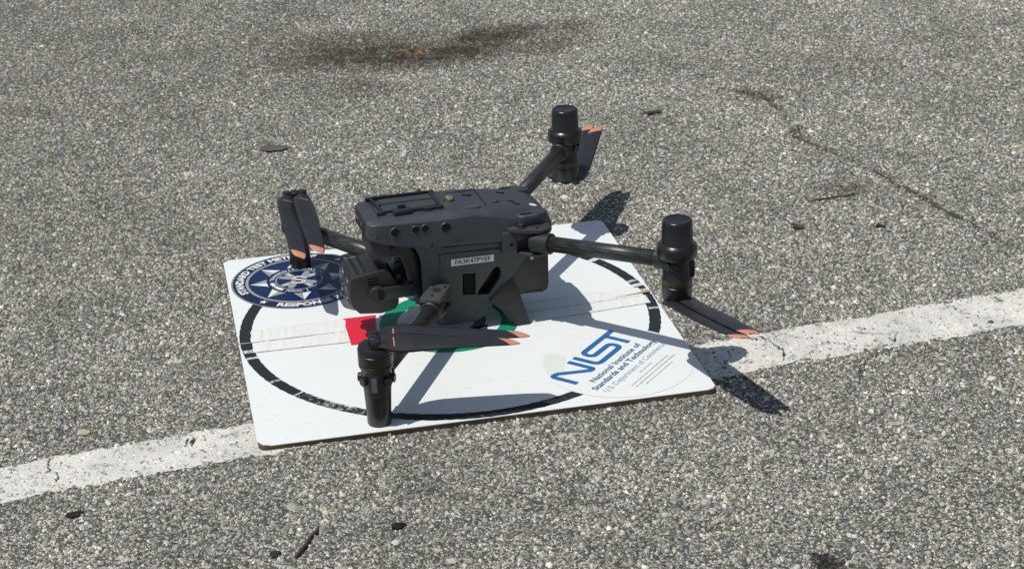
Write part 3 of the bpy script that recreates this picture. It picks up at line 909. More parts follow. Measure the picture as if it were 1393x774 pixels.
# red tape and green centre decal ---------------------------------------------
M_red = plain('red_tape', (0.70, 0.018, 0.045), 0.4, 0.06, 40)
M_green = plain('green_decal', (0.0, 0.24, 0.13), 0.4, 0.08, 40)
M_dwhite = plain('decal_white', (0.74, 0.755, 0.75), 0.4, 0.04, 40)
M_dink = plain('decal_ink', (0.03, 0.045, 0.06), 0.5, 0.1, 60)
sheet('red_tape', [[(-0.1505, 0.0447), (-0.1508, -0.0452), (-0.108, -0.0448), (-0.1075, -0.030), (-0.109, 0.0), (-0.1055, 0.03), (-0.1025, 0.0448)]], 0.0006, M_red, pad)
dec = annulus('round_decal', 0.0755, 0.1005, -0.003, -0.005, 0.0006, M_green, pad)
sheet('decal_face', [disc(0.0755, -0.003, -0.005)], 0.00061, M_dwhite, dec)
pr = Print()
DF = lambda x, y: (x - 0.003, y - 0.005, 0.0009)
for a0, a1, r_, w_ in ((200, 300, 0.052, 0.012), (20, 130, 0.052, 0.012), (-50, 5, 0.045, 0.016), (215, 285, 0.028, 0.009), (40, 150, 0.028, 0.009)):
    pr.stroke([(r_ * math.cos(R(a0 + (a1 - a0) * i / 16)), r_ * math.sin(R(a0 + (a1 - a0) * i / 16))) for i in range(17)], w_, DF)
pr.poly([(-0.014, -0.012), (0.016, -0.010), (0.014, 0.012), (-0.012, 0.014)], DF)
pr.poly([(0.020, -0.052), (0.048, -0.042), (0.052, -0.024), (0.030, -0.030)], DF)
pr.build('decal_print', M_dink, dec)

# round emblem sticker ----------------------------------------------------------
EX, EY = -0.1975, 0.2005
M_navy = plain('navy_print', (0.004, 0.018, 0.072), 0.4, 0.10, 120)
M_steel = plain('grey_print', (0.30, 0.32, 0.34), 0.4, 0.06, 60)
M_edge = plain('grey_sticker_rim', (0.20, 0.23, 0.24), 0.4, 0.06, 60)
M_pw = plain('white_print', (0.74, 0.76, 0.76), 0.4, 0.04, 60)
M_navy2 = plain('dark_navy_print', (0.005, 0.013, 0.048), 0.4, 0.1, 60)
em = sheet('round_sticker', [disc(0.1028, EX, EY)], 0.0004, M_edge, pad)
em['label'] = 'round navy blue sticker with a silver compass star and white lettering'
pr = Print()
E_ = lambda z: (lambda x, y: (EX + x, EY + y, z))
def ann(pr, r0, r1, z, mat, n=72):
    V, F = [], []
    for i in range(n):
        a = 2 * math.pi * i / n; V += [(r0 * math.cos(a), r0 * math.sin(a), 0), (r1 * math.cos(a), r1 * math.sin(a), 0)]
    for i in range(n):
        j = (i + 1) % n; F.append((2 * i, 2 * i + 1, 2 * j + 1, 2 * j))
    pr.add(V, F, E_(z), mat)
ann(pr, 0.0810, 0.1000, 0.0006, 3)          # navy ring
ann(pr, 0.0768, 0.0812, 0.00062, 1)         # grey ring
ann(pr, 0.0480, 0.0770, 0.0006, 0)          # navy field
for k in range(8):                          # compass star, half light and half dark points
    a = R(45 * k); 
    for sgn, mt in ((1, 2), (-1, 1)):
        tip = (0.0745 * math.cos(a), 0.0745 * math.sin(a))
        b1 = (0.0475 * math.cos(a + sgn * R(17.5)), 0.0475 * math.sin(a + sgn * R(17.5))); b0 = (0.046 * math.cos(a), 0.046 * math.sin(a))
        if k % 2: mt = 3 - mt
        pr.poly([b0, b1, tip], E_(0.0008), mt)
ann(pr, 0.0465, 0.0490, 0.00085, 3)
ann(pr, 0.0360, 0.0466, 0.00084, 0)
ann(pr, 0.0340, 0.0362, 0.00086, 1)
pr.poly(disc(0.0342, 0, 0, 48), E_(0.00082), 0)
# central silver cross-shaped craft and a letter stroke
for k in range(4):
    a = R(45 + 90 * k); ca, sa = math.cos(a), math.sin(a)
    q = lambda x, y: (x * ca - y * sa, x * sa + y * ca)
    pr.poly([q(0.0, -0.0075), q(0.012, -0.0065), q(0.020, -0.0095), q(0.030, -0.0125), q(0.0325, -0.006), q(0.026, 0.0), q(0.0325, 0.006), q(0.030, 0.0125), q(0.020, 0.0095), q(0.012, 0.0065), q(0.0, 0.0075)], E_(0.00090), 1)
    pr.poly([q(0.019, -0.006), q(0.0285, -0.0085), q(0.0285, -0.0065), q(0.020, -0.0035)], E_(0.00094), 2)
sp_ = smooth_path([(0.008, 0.0105), (-0.009, 0.0105), (-0.009, 0.0), (0.009, 0.0), (0.009, -0.0105), (-0.009, -0.0105)], 0.006)
ca, sa = math.cos(R(-25)), math.sin(R(-25))
pr.stroke([(x * ca - y * sa, x * sa + y * ca) for x, y in sp_], 0.0052, E_(0.00097), 2)
pr.stroke([(x * ca - y * sa, x * sa + y * ca) for x, y in sp_], 0.0018, E_(0.00099), 1)
pr.build('emblem_print', [M_navy, M_steel, M_pw, M_navy2], em)
pr = Print()
pr.arc('STANDARD TEST METHODS', 0.0160, 0.0845, 201, 66, EX, EY, 0.0010, bold=0.045)
pr.build('lettering', M_pw, em); pr = Print()
pr.arc('RESPONSE ROBOTS', 0.0160, 0.0960, -117, -16, EX, EY, 0.0010, inward=True, bold=0.045)
pr.build('lettering', M_pw, em)
for a_ in (42, 228):
    pr = Print(); P = []
    for i in range(10):
        rr = 0.0068 if i % 2 == 0 else 0.0028
        P.append((0.0903 * math.cos(R(a_)) + rr * math.cos(R(135 + 36 * i)), 0.0903 * math.sin(R(a_)) + rr * math.sin(R(135 + 36 * i))))
    pr.poly(P, E_(0.0010)); pr.build('star', M_pw, em)
pr = Print()
pr.arc('TRAINING', 0.0085, 0.0383, 172, 112, EX, EY, 0.0010, bold=0.01)
pr.build('lettering', M_pw, em); pr = Print()
pr.arc('|', 0.0085, 0.0383, 108, 105, EX, EY, 0.0010, bold=0.02)
pr.arc('EVALUATION', 0.0085, 0.0383, 100, 22, EX, EY, 0.0010, bold=0.01)
pr.build('lettering', M_pw, em); pr = Print()
pr.arc('AERIAL', 0.0085, 0.0443, -124, -88, EX, EY, 0.0010, inward=True, bold=0.01)
pr.arc('|', 0.0085, 0.0443, -81, -78, EX, EY, 0.0010, inward=True, bold=0.02)
pr.build('lettering', M_pw, em)
# white worn arc at the left of the inner band
pr = Print()
for a0, a1 in ((183, 201), (204, 228)):
    pr.stroke([(0.0413 * math.cos(R(a0 + (a1 - a0) * i / 10)), 0.0413 * math.sin(R(a0 + (a1 - a0) * i / 10))) for i in range(11)], 0.0062, E_(0.00098))
pr.build('inner_band_print', M_pw, em)

# round institute sticker -----------------------------------------------------------
NX, NY, NA = 0.197, -0.193, R(46)
st_m, t, b = new_mat('clear_sticker')
nzz = t.nodes.new('ShaderNodeTexNoise'); nzz.inputs['Scale'].default_value = 30; nzz.inputs['Detail'].default_value = 6
tcc = t.nodes.new('ShaderNodeTexCoord'); t.links.new(tcc.outputs['Object'], nzz.inputs['Vector'])
mxx = t.nodes.new('ShaderNodeMix'); mxx.data_type = 'RGBA'; t.links.new(nzz.outputs['Fac'], mxx.inputs['Factor'])
mxx.inputs['A'].default_value = (0.755, 0.785, 0.772, 1); mxx.inputs['B'].default_value = (0.785, 0.81, 0.795, 1)
t.links.new(mxx.outputs['Result'], b.inputs['Base Color']); b.inputs['Roughness'].default_value = 0.3
ns_ = sheet('round_sticker', [disc(0.1062, NX, NY)], 0.0004, st_m, pad)
ns_['label'] = 'round white sticker with a blue letter logo and three lines of text'
M_rimw = plain('sticker_lifted_rim', (0.725, 0.75, 0.73), 0.35, 0.1, 60)
M_lift = plain('lifted_patch', (0.70, 0.735, 0.69), 0.3, 0.08, 60)
sheet('lifted_patch', [[(NX + 0.101 * math.cos(R(a)), NY + 0.101 * math.sin(R(a))) for a in range(150, 206, 4)] + [(NX - 0.078, NY - 0.020), (NX - 0.072, NY + 0.01), (NX - 0.064, NY + 0.034)]], 0.00055, M_lift, ns_)
M_blue = plain('logo_blue', (0.020, 0.128, 0.36), 0.4, 0.12, 300)
M_tblue = plain('text_teal_blue', (0.05, 0.16, 0.25), 0.5, 0.1, 60)
M_lblue = plain('text_light_blue', (0.36, 0.48, 0.58), 0.5, 0.1, 60)
M_lgrey = plain('text_grey', (0.56, 0.57, 0.52), 0.5, 0.1, 60)
cn, sn = math.cos(NA), math.sin(NA)
NF = lambda x, y: (NX + x * cn - y * sn, NY + x * sn + y * cn, 0.0009)
pr = Print(); sw = 0.0082
pr.stroke(smooth_path([(-0.0835, 0.0145), (-0.0835, 0.0535), (-0.074, 0.0535), (-0.0415, 0.0178), (-0.0345, 0.0178), (-0.0345, 0.0575)], 0.010), sw, NF)
pr.stroke(smooth_path([(-0.0198, 0.0575), (-0.0198, 0.0178), (0.0430, 0.0178), (0.0430, 0.0355), (-0.0035, 0.0355), (-0.0035, 0.0533), (0.0815, 0.0533)], 0.0105), sw, NF)
pr.stroke([(0.0605, 0.0500), (0.0605, 0.0140)], sw, NF)
pr.build('logo_lettering', M_blue, ns_)
pr = Print()
def off(x0, y0): return lambda x, y: NF(x + x0, y + y0)
pr.line('National Institute of', 0.0135, 0.133, off(-0.0705, -0.0045), 0.012)
pr.build('lettering', M_tblue, ns_); pr = Print()
pr.line('Standards and Technology', 0.0135, 0.170, off(-0.0885, -0.0185), 0.018)
pr.build('lettering', M_tblue, ns_)
pr = Print(); pr.line('U.S. Department of Commerce', 0.0135, 0.167, off(-0.0865, -0.0345)); pr.build('lettering', M_lblue, ns_)
# three lines of print too small to read: rows of short strokes
pr = Print()
rr_ = random.Random(5)
for (x0, x1, y) in ((-0.014, 0.020, -0.0445), (-0.054, 0.050, -0.0535), (-0.054, 0.056, -0.0605), (-0.040, 0.036, -0.0680)):
    x = x0
    while x < x1:
        w_ = rr_.uniform(0.004, 0.011)
        xx = x
        while xx < min(x + w_, x1):
            pr.poly([(xx, y), (xx + 0.0009, y), (xx + 0.0009, y + rr_.uniform(0.0018, 0.0032)), (xx, y + 0.002)], NF); xx += 0.0014
        x += w_ + 0.0016
pr.build('fine_print', M_lgrey, ns_)

# ------------------------------------------------------------------ the drone
DR = link('drone', None); DR.empty_display_size = 0.1
ylx, yly = -0.0813, 0.9967
DR.location = (-0.1708 + 0.0055 * ylx, -0.0191 + 0.0055 * yly, 0.0)
DR.rotation_euler = (0, 0, R(4.66))
tag(DR, 'dark grey quadcopter drone with folded propellers standing on the white board', 'drone')
# drone axes: +X to its tail, -Y to its side near the camera, +Z up

# ---- upper shell (loft)
#        X     zb     w      zlo    zl     ws     zs     d      zd
SEC = [(0.0500, 0.158, 0.0400, 0.1690, 0.1715, 0.0405, 0.1800, 0.0330, 0.1835),
       (0.0540, 0.156, 0.0455, 0.1670, 0.1690, 0.0450, 0.1810, 0.0350, 0.1845),
       (0.0600, 0.153, 0.0495, 0.1625, 0.1650, 0.0478, 0.1815, 0.0360, 0.1850),
       (0.0720, 0.149, 0.0520, 0.1545, 0.1570, 0.0490, 0.1812, 0.0370, 0.1855),
       (0.0980, 0.142, 0.0525, 0.1505, 0.1530, 0.0500, 0.1800, 0.0375, 0.1860),
       (0.1110, 0.139, 0.0525, 0.1470, 0.1520, 0.0502, 0.1790, 0.0380, 0.1860),
       (0.1350, 0.135, 0.0530, 0.1400, 0.1512, 0.0503, 0.1780, 0.0385, 0.1860),
       (0.1550, 0.134, 0.0535, 0.1390, 0.1505, 0.0505, 0.1772, 0.0385, 0.1860),
       (0.1700, 0.133, 0.0538, 0.1385, 0.1500, 0.0505, 0.1772, 0.0390, 0.1858),
       (0.2000, 0.132, 0.0545, 0.1370, 0.1490, 0.0490, 0.1770, 0.0395, 0.1845),
       (0.2400, 0.130, 0.0560, 0.1350, 0.1470, 0.0510, 0.1690, 0.0385, 0.1800),
       (0.2750, 0.128, 0.0560, 0.1330, 0.1450, 0.0520, 0.1610, 0.0390, 0.1735),
       (0.3000, 0.128, 0.0530, 0.1330, 0.1430, 0.0500, 0.1570, 0.0370, 0.1660),
       (0.3120, 0.130, 0.0470, 0.1350, 0.1410, 0.0450, 0.1520, 0.0340, 0.1580),
       (0.3150, 0.132, 0.0430, 0.1370, 0.1400, 0.0415, 0.1490, 0.0310, 0.1540)]
b = bmesh.new(); rings = []
for X, zb, w, zlo, zl, ws, zs, d, zd in SEC:
    half = [(-w * 0.8, zb), (-w, zlo), (-w, zl), (-ws, zs), (-d, zd)]
    ring = half + [(-d * 0.5, zd + 0.0008), (d * 0.5, zd + 0.0008)] + [(-y, z) for y, z in half[::-1]]
    rings.append([b.verts.new((X, y, z)) for y, z in ring])
for a, c in zip(rings, rings[1:]):
    n = len(a)
    for i in range(n): b.faces.new((a[i], a[(i + 1) % n], c[(i + 1) % n], c[i]))
b.faces.new(rings[0]); b.faces.new(rings[-1][::-1])
bmesh.ops.recalc_face_normals(b, faces=b.faces)
sharp = [e for e in b.edges if len(e.link_faces) == 2 and e.calc_face_angle(0) > R(22)]
bmesh.ops.bevel(b, geom=sharp, offset=0.0016, segments=2, profile=0.5, affect='EDGES', clamp_overlap=True)
mb = MB(); mb.merge(b)
shell = mb.build('upper_shell', M_body, DR, auto=14)

# ---- lower body: dark core with a side panel on each side
PROF = [(0.1020, 0.1500), (0.1080, 0.1460), (0.1145, 0.1390), (0.1190, 0.1280), (0.1210, 0.1140), (0.1215, 0.0950), (0.1225, 0.0650), (0.1290, 0.0330), (0.1350, 0.0180), (0.1480, 0.0125),
        (0.1990, 0.0120), (0.2105, 0.0175), (0.2190, 0.0260), (0.2350, 0.0500), (0.2520, 0.0730), (0.2760, 0.1060), (0.2980, 0.1360), (0.3000, 0.1480)]
def hw(z): return 0.0415 + 0.0085 * min(1.0, max(0.0, (z - 0.01) / 0.11))
b = bmesh.new()
cen = (0.19, 0.09)
inn = [(cen[0] + (x - cen[0]) * 0.992, cen[1] + (z - cen[1]) * 0.985) for x, z in PROF]
A = [b.verts.new((x, -(hw(z) - 0.0190), z)) for x, z in inn]; C = [b.verts.new((x, hw(z) - 0.0190, z)) for x, z in inn]
b.faces.new(A); b.faces.new(C[::-1])
for i in range(len(A)):
    j = (i + 1) % len(A); b.faces.new((A[i], A[j], C[j], C[i]))
mb = MB(); mb.merge(b)
core = mb.build('lower_body', M_black, DR)  # black colour stands in for shade inside the openings and camera bay
HOLE1 = [(0.1810, 0.0905), (0.1990, 0.0890), (0.1985, 0.0560), (0.1805, 0.0575)]
HOLE2 = [(0.2020, 0.0542), (0.2178, 0.0528), (0.2215, 0.0560), (0.2355, 0.0770), (0.2370, 0.0850), (0.2345, 0.0925), (0.2310, 0.0950), (0.2258, 0.0920), (0.2035, 0.0598)]


def side_panel(sgn):
    loops = [PROF, HOLE1, HOLE2]
    allp = [p for l in loops for p in l]
    tri = tessellate_polygon([[Vector((x, z, 0)) for x, z in l] for l in loops])
    b = bmesh.new()
    o_ = [b.verts.new((x, sgn * hw(z), z)) for x, z in allp]
    i_ = [b.verts.new((x, sgn * (hw(z) - 0.0068), z)) for x, z in allp]
    for t_ in tri:
        try:
            b.faces.new([o_[k] for k in t_]); b.faces.new([i_[k] for k in t_[::-1]])
        except ValueError: pass
    s0 = 0
    for l in loops:
        n = len(l)
        for k in range(n): b.faces.new((o_[s0 + k], o_[s0 + (k + 1) % n], i_[s0 + (k + 1) % n], i_[s0 + k]))
        s0 += n
    bmesh.ops.recalc_face_normals(b, faces=b.faces)
    ed = [e for e in b.edges if len(e.link_faces) == 2 and e.calc_face_angle(0) > R(60) and all(abs(abs(v.co.y) - hw(v.co.z)) < 1e-5 for v in e.verts)]
    bmesh.ops.bevel(b, geom=ed, offset=0.0011, segments=2, profile=0.5, affect='EDGES', clamp_overlap=True)
    mb = MB(); mb.merge(b)
    # raised cover round the openings, stepped 1 mm proud, with the same openings left free
    o = mb.build('side_panel', [M_side, M_black], DR, auto=35)
    for p in o.data.polygons:
        if p.normal.x < -0.6 and p.center.x < 0.135: p.material_index = 1  # front edge of the arch coloured black in place of shade
    return o


sp1 = side_panel(-1); sp2 = side_panel(1)


def on_side(x, z, off=0.0):
    return (x, -(hw(z) + off), z)


# ridge framing the openings (a raised rib along the D shape), dark port cover inside the square opening
RIB = [(0.1480, 0.1265), (0.2600, 0.1215), (0.2420, 0.0890), (0.2240, 0.0520), (0.2140, 0.0420), (0.1800, 0.0400)]
mb = MB(); mb.tube([on_side(x, z, 0.0002) for x, z in RIB[:2]], 0.0009, 6); mb.tube([on_side(x, z, 0.0002) for x, z in ((0.1480, 0.1265), (0.1465, 0.1000), (0.1500, 0.080))], 0.0008, 6)
mb.build('panel_rib', M_side, sp1)
mb = MB(); mb.box((0.1897, -(hw(0.073) - 0.0035), 0.0733), (0.0150, 0.004, 0.030), 0.001)
mb.build('port_cover', M_hole, sp1)
for i_, (p0, p1) in enumerate((((0.1520, 0.1370), (0.2400, 0.1325)), ((0.1400, 0.0360), (0.1540, 0.0240)))):  # upper line: dark strip painted as the shade under the shell ledge
    mb = MB(); mb.tube([on_side(*p0, 0.0001), on_side((p0[0] + p1[0]) / 2, (p0[1] + p1[1]) / 2, 0.0001), on_side(*p1, 0.0001)], 0.0008, 6); mb.build('seam_shade', M_hole, sp1)
for x, z in ((0.1600, 0.0260), (0.2050, 0.0300), (0.2480, 0.1130), (0.1560, 0.1180)):
    q_ = Vector(on_side(x, z)); mb = MB(); mb.rod(q_ + Vector((0, 0.001, 0)), q_ + Vector((0, -0.0004, 0)), 0.0019, 12, bev=0.0002); mb.rod(q_, q_ + Vector((0, -0.0006, 0)), 0.0009, 6, mat=1)
    mb.build('screw', [M_grey, M_hole], sp1)
mb = MB(); mb.prism([(-0.0068, -0.0012), (0.0066, -0.0005), (0.0070, 0.0018), (-0.0064, 0.0014)], 0, 0.0004, M=Matrix.Translation(on_side(0.1660, 0.0965, 0.0003)) @ Matrix.Rotation(R(90), 4, 'X'))
mb.build('grey_mark', M_grey, sp1)
for (x, z) in ((0.1370, 0.1440), (0.2010, 0.1410)):
    mb = MB(); mb.rod((x, -0.0528, z), (x, -0.0542, z), 0.0027, 12, bev=0.0004)
    mb.rod((x, -0.0541, z), (x, -0.0544, z), 0.0013, 6, mat=1)
    mb.build('screw', [M_dark, M_hole], shell)
mb = MB(); mb.box((0.1830, -0.0538, 0.1452), (0.022, 0.0006, 0.0007), 0, M=Matrix.Rotation(R(1), 3, 'Y').to_4x4())
mb.build('seam_shade', M_hole, shell)

# black liner of the camera bay, following the arch
mb = MB(); mb.prism([(0.0900, 0.1500), (0.1080, 0.1450), (0.1190, 0.1270), (0.1215, 0.1000), (0.1232, 0.0650), (0.1310, 0.0380), (0.1240, 0.0390), (0.1120, 0.0600), (0.1040, 0.0850), (0.1010, 0.1060), (0.0950, 0.1240), (0.0820, 0.1380)], -0.0385, 0.0385, M=Matrix.Rotation(R(90), 4, 'X'), bev=0.0015)
mb.build('bay_liner', M_black, DR, auto=40)
for (c_, z_s) in (((0.0690, 0.0, 0.1862), (0.0007, 0.060, 0.0012)), ((0.2230, -0.0, 0.1829), (0.0007, 0.060, 0.0012)), ((0.1950, 0.0255, 0.1856), (0.055, 0.0007, 0.0010))):
    mb = MB(); mb.box(c_, z_s, 0); mb.build('seam_shade', M_hole, shell)
# label plate with the serial
lab_o = Vector(on_side(0.1640, 0.1060, 0.0006)); lab_x = (Vector(on_side(0.2262, 0.1046, 0.0006)) - lab_o)
ux = lab_x.normalized(); uz = Vector((0.012, -0.072, 1)).normalized(); uz = (uz - ux * uz.dot(ux)).normalized()
lw, lh = lab_x.length, 0.0105
P3 = lambda x, y, o=0.0: tuple(lab_o + ux * x + uz * y + Vector((0, -1, 0)) * o)
lab = mesh_from('label_plate', [P3(0, 0), P3(lw, 0), P3(lw, lh), P3(0, lh), P3(0, 0, -.0005), P3(lw, 0, -.0005), P3(lw, lh, -.0005), P3(0, lh, -.0005)],
                [(0, 1, 2, 3), (0, 4, 5, 1), (1, 5, 6, 2), (2, 6, 7, 3), (3, 7, 4, 0)], M_label, DR)
lab['label'] = 'white label strip with black serial lettering'
V, F = text_mesh('FA3K47PYEF', 0.0098, 0.012)
wv = max(v[0] for v in V); kx = (lw - 0.010) / wv
mesh_from('lettering', [P3(0.005 + x * kx, 0.0020 + y, 0.00035) for x, y, _ in V], F, M_ink, lab)

# side lenses (both sides)
def side_lens(x, z, r, sgn):
    yl_ = 0.0532 - (z - 0.152) * 0.115
    M = Matrix.Translation((x, sgn * (yl_ - 0.0015), z)) @ Matrix.Rotation(R(90 * (1 if sgn < 0 else -1)), 4, 'X') @ Matrix.Rotation(R(-5), 4, 'X')
    mb = MB(); mb.lathe([(r + 0.0012, -0.001), (r + 0.0012, 0.0016), (r + 0.0006, 0.0022)], 28, M, 0)
    o = mb.build('side_lens', M_rim, shell, auto=40)
    mb = MB(); mb.lathe([(r, 0.0004), (r, 0.0024), (r * 0.7, 0.0026), (r * 0.35, 0.0027)], 24, M, 0)
    mb.build('lens_glass', M_glass, shell)
for sgn in (-1, 1):
    side_lens(0.0865, 0.1690, 0.0066, sgn); side_lens(0.1155, 0.1690, 0.0056, sgn); side_lens(0.1290, 0.1685, 0.0056, sgn); side_lens(0.1585, 0.1660, 0.0070, sgn)

# nose: recessed front camera and centre block
mb = MB(); mb.box((0.0500, 0.004, 0.1680), (0.004, 0.048, 0.017), 0.0012); mb.build('nose_plate', M_dark, DR)
mb = MB(); mb.rod((0.0490, 0.016, 0.168), (0.0465, 0.016, 0.168), 0.0062, 20, bev=0.0006); mb.rod((0.0466, 0.016, 0.168), (0.0462, 0.016, 0.168), 0.0048, 20, mat=1)
mb.build('nose_lens', [M_rim, M_glass], DR); mb = MB()
mb.rod((0.0490, -0.006, 0.168), (0.0470, -0.006, 0.168), 0.0045, 20, bev=0.0006); mb.rod((0.0471, -0.006, 0.168), (0.0466, -0.006, 0.168), 0.0033, 20, mat=1)
mb.build('nose_lens', [M_rim, M_glass], DR)
mb = MB(); mb.box((0.076, 0.0, 0.140), (0.042, 0.064, 0.032), 0.004); mb.box((0.092, 0.0, 0.136), (0.030, 0.044, 0.030), 0.006)
mb.build('gimbal_mount', M_dark, DR, auto=35)

# ---- gimbal camera
mb = MB()
cb = [(0.0245, 0.1030), (0.0215, 0.0960), (0.0200, 0.0700), (0.0235, 0.0580), (0.0330, 0.0470), (0.0640, 0.0430), (0.0850, 0.0470), (0.0900, 0.0560), (0.0885, 0.0880), (0.0780, 0.1065), (0.0720, 0.1085)]
b = bmesh.new()
A = [b.verts.new((x, -0.036, z)) for x, z in cb]; C = [b.verts.new((x, 0.036, z)) for x, z in cb]
b.faces.new(A); b.faces.new(C[::-1])
for i in range(len(A)):
    j = (i + 1) % len(A); b.faces.new((A[i], A[j], C[j], C[i]))
bmesh.ops.recalc_face_normals(b, faces=b.faces)
bmesh.ops.bevel(b, geom=b.edges[:], offset=0.0022, segments=2, profile=0.5, affect='EDGES', clamp_overlap=True)
mb.merge(b)
gc = mb.build('camera_housing', M_case, DR, auto=30)
# front glass windows
for (y, z, r_) in ((-0.016, 0.086, 0.011), (0.014, 0.087, 0.0125), (-0.015, 0.063, 0.008), (0.015, 0.063, 0.0095)):
    x0 = 0.0215 if z > 0.075 else 0.0225
    mb = MB(); mb.rod((x0 + 0.003, y, z), (x0 - 0.0022, y, z), r_, 24, bev=0.0006); mb.rod((x0 - 0.0021, y, z), (x0 - 0.0027, y, z), r_ * 0.78, 24, mat=1)
    mb.build('camera_lens', [M_rim, M_glass], gc)
for k in range(3):
    mb = MB(); mb.box((0.0540, -0.0361, 0.0985 - 0.0042 * k), (0.0150, 0.0012, 0.0019), 0); mb.build('vent_slot', M_hole, gc)
for k in range(4):
    x = 0.0300 + 0.0055 * k
    mb = MB(); mb.box((x, 0.002, 0.1032 + (x - 0.0245) * 0.108), (0.0012, 0.058, 0.0016), 0); mb.build('top_groove', M_hole if k % 2 else M_grey, gc)
for s_ in (-1, 1):
    mb = MB(); mb.rod((0.0580, s_ * 0.0350, 0.0755), (0.0580, s_ * 0.0440, 0.0755), 0.0122, 28, bev=0.0012)
    mb.build('pivot_disc', M_case, gc, auto=40)
mb = MB()
for s_ in (-1, 1):
    mb.box((0.0840, s_ * 0.0415, 0.0760), (0.054, 0.0050, 0.0190), 0.0015)
mb.box((0.1080, 0.0, 0.0765), (0.0070, 0.086, 0.0180), 0.002)
mb.rod((0.100, 0.0, 0.082), (0.118, 0.0, 0.086), 0.016, 24, bev=0.002)
mb.tube([(0.110, 0.0, 0.086), (0.113, 0.0, 0.103), (0.109, 0.0, 0.120), (0.100, 0.0, 0.130)], [0.010, 0.010, 0.011, 0.013], 16)
mb.build('gimbal_yoke', M_dark, DR, auto=40)
mb = MB(); mb.box((0.0930, 0.0, 0.0820), (0.014, 0.056, 0.030), 0.005); mb.build('camera_back', M_black, DR, auto=40)

# ---- battery and tail
mb = MB(); mb.prism([(0.2380, 0.0500), (0.2680, 0.0440), (0.3000, 0.0430), (0.3065, 0.0470), (0.3085, 0.0560), (0.3085, 0.1350), (0.2450, 0.1350)], -0.0455, 0.0455, M=Matrix.Rotation(R(90), 4, 'X'), bev=0.003)
bat = mb.build('battery', M_case, DR, auto=35)
for k in range(5):
    mb = MB(); mb.box((0.2740 + 0.0052 * k, -0.0456, 0.0475), (0.0028, 0.0010, 0.0017), 0); mb.build('vent_slot', M_hole, bat)

# rear standing feet
def foot(sgn):
    y0 = -0.0440 * -sgn if False else sgn * 0.0440
    q = [((0.2340, 0.0640), 0.045), ((0.2530, 0.0740), 0.0475), ((0.2650, 0.0430), 0.050), ((0.2768, 0.0000), 0.0540), ((0.2520, 0.0000), 0.0540), ((0.2350, 0.0270), 0.0505), ((0.2190, 0.0420), 0.047)]
    b = bmesh.new()
    A = [b.verts.new((x, sgn * y, z)) for (x, z), y in q]; C = [b.verts.new((x, sgn * (y - 0.0085), z)) for (x, z), y in q]
    b.faces.new(A); b.faces.new(C[::-1])
    for i in range(len(A)):
        j = (i + 1) % len(A); b.faces.new((A[i], A[j], C[j], C[i]))
    bmesh.ops.recalc_face_normals(b, faces=b.faces)
    bmesh.ops.bevel(b, geom=b.edges[:], offset=0.0010, segments=2, profile=0.5, affect='EDGES', clamp_overlap=True)
    mb = MB(); mb.merge(b); mb.build('rear_foot', M_case, DR, auto=35)
foot(-1); foot(1)

# ---- deck fittings
ZD = 0.1868
def rail(a, c, w, h, z):
    a, c = Vector((a[0], a[1], z)), Vector((c[0], c[1], z)); d = c - a
    M = Matrix.Rotation(math.atan2(d.y, d.x), 4, 'Z')
    return ((a + c) / 2, (d.length, w, h), M)
mb = MB()
for a, c, w, h in (((0.071, 0.0355), (0.163, 0.0300), 0.004, 0.0060), ((0.078, 0.0080), (0.158, 0.0060), 0.0025, 0.0045), ((0.076, -0.0165), (0.092, -0.0195), 0.003, 0.0045), ((0.114, -0.0255), (0.160, -0.0290), 0.004, 0.0055),
                   ((0.071, 0.0360), (0.077, -0.0170), 0.003, 0.0055), ((0.1575, 0.0310), (0.1590, -0.0300), 0.0055, 0.0060), ((0.0920, -0.0180), (0.1580, -0.0215), 0.002, 0.0035)):
    ce, sz, M = rail(a, c, w, h, ZD + h / 2 - 0.001); mb.box(ce, sz, 0.0007, M=M)
fr = mb.build('top_frame', M_dark, DR)
mb = MB(); ce, sz, M = rail((0.080, 0.006), (0.156, 0.004), 0.044, 0.0022, ZD + 0.0012); mb.box(ce, sz, 0.0006, M=M); mb.build('frame_plate', M_body, fr)
mb = MB(); mb.box((0.1030, -0.0270, ZD + 0.0028), (0.0260, 0.0150, 0.0082), 0.0018); mb.box((0.1040, -0.0220, ZD + 0.0075), (0.0110, 0.0075, 0.0035), 0.0006, mat=1); mb.build('frame_clamp', [M_dark, M_hole], fr, auto=35)
for (x, y) in ((0.0745, -0.0225), (0.1400, -0.0295), (0.0700, 0.0350)):
    mb = MB(); mb.box((x, y, ZD + 0.0018), (0.0120, 0.0055, 0.0060), 0.0014); mb.build('frame_foot', M_dark, fr, auto=35)
mb = MB(); mb.lathe([(0.0030, ZD), (0.0030, ZD + 0.0060), (0.0022, ZD + 0.0066)], 14, Matrix.Translation((0.1430, 0.0355, 0))); mb.build('screw', M_dark, fr)
mb = MB(); mb.lathe([(0.0085, 0.1855), (0.0085, 0.1872), (0.0068, 0.1878)], 24, Matrix.Translation((0.1770, -0.0010, 0)), 0)
mb.lathe([(0.0058, 0.1875), (0.0058, 0.1895), (0.0048, 0.1916), (0.0022, 0.1926)], 20, Matrix.Translation((0.1770, -0.0010, 0)), 1)
kn = mb.build('brass_knob', [M_dark, M_brass], DR, auto=40)
mb = MB(); mb.prism([(0.191 + 0.023 * f, -0.0335 + s * 0.0042 - 0.002 * f) for f, s in ((0, -1), (0.85, -1), (1, 0), (0.95, 1), (0.1, 1), (-0.05, 0))], 0.1838, 0.1856, bev=0.0004); mb.build('deck_badge', M_grey, DR)
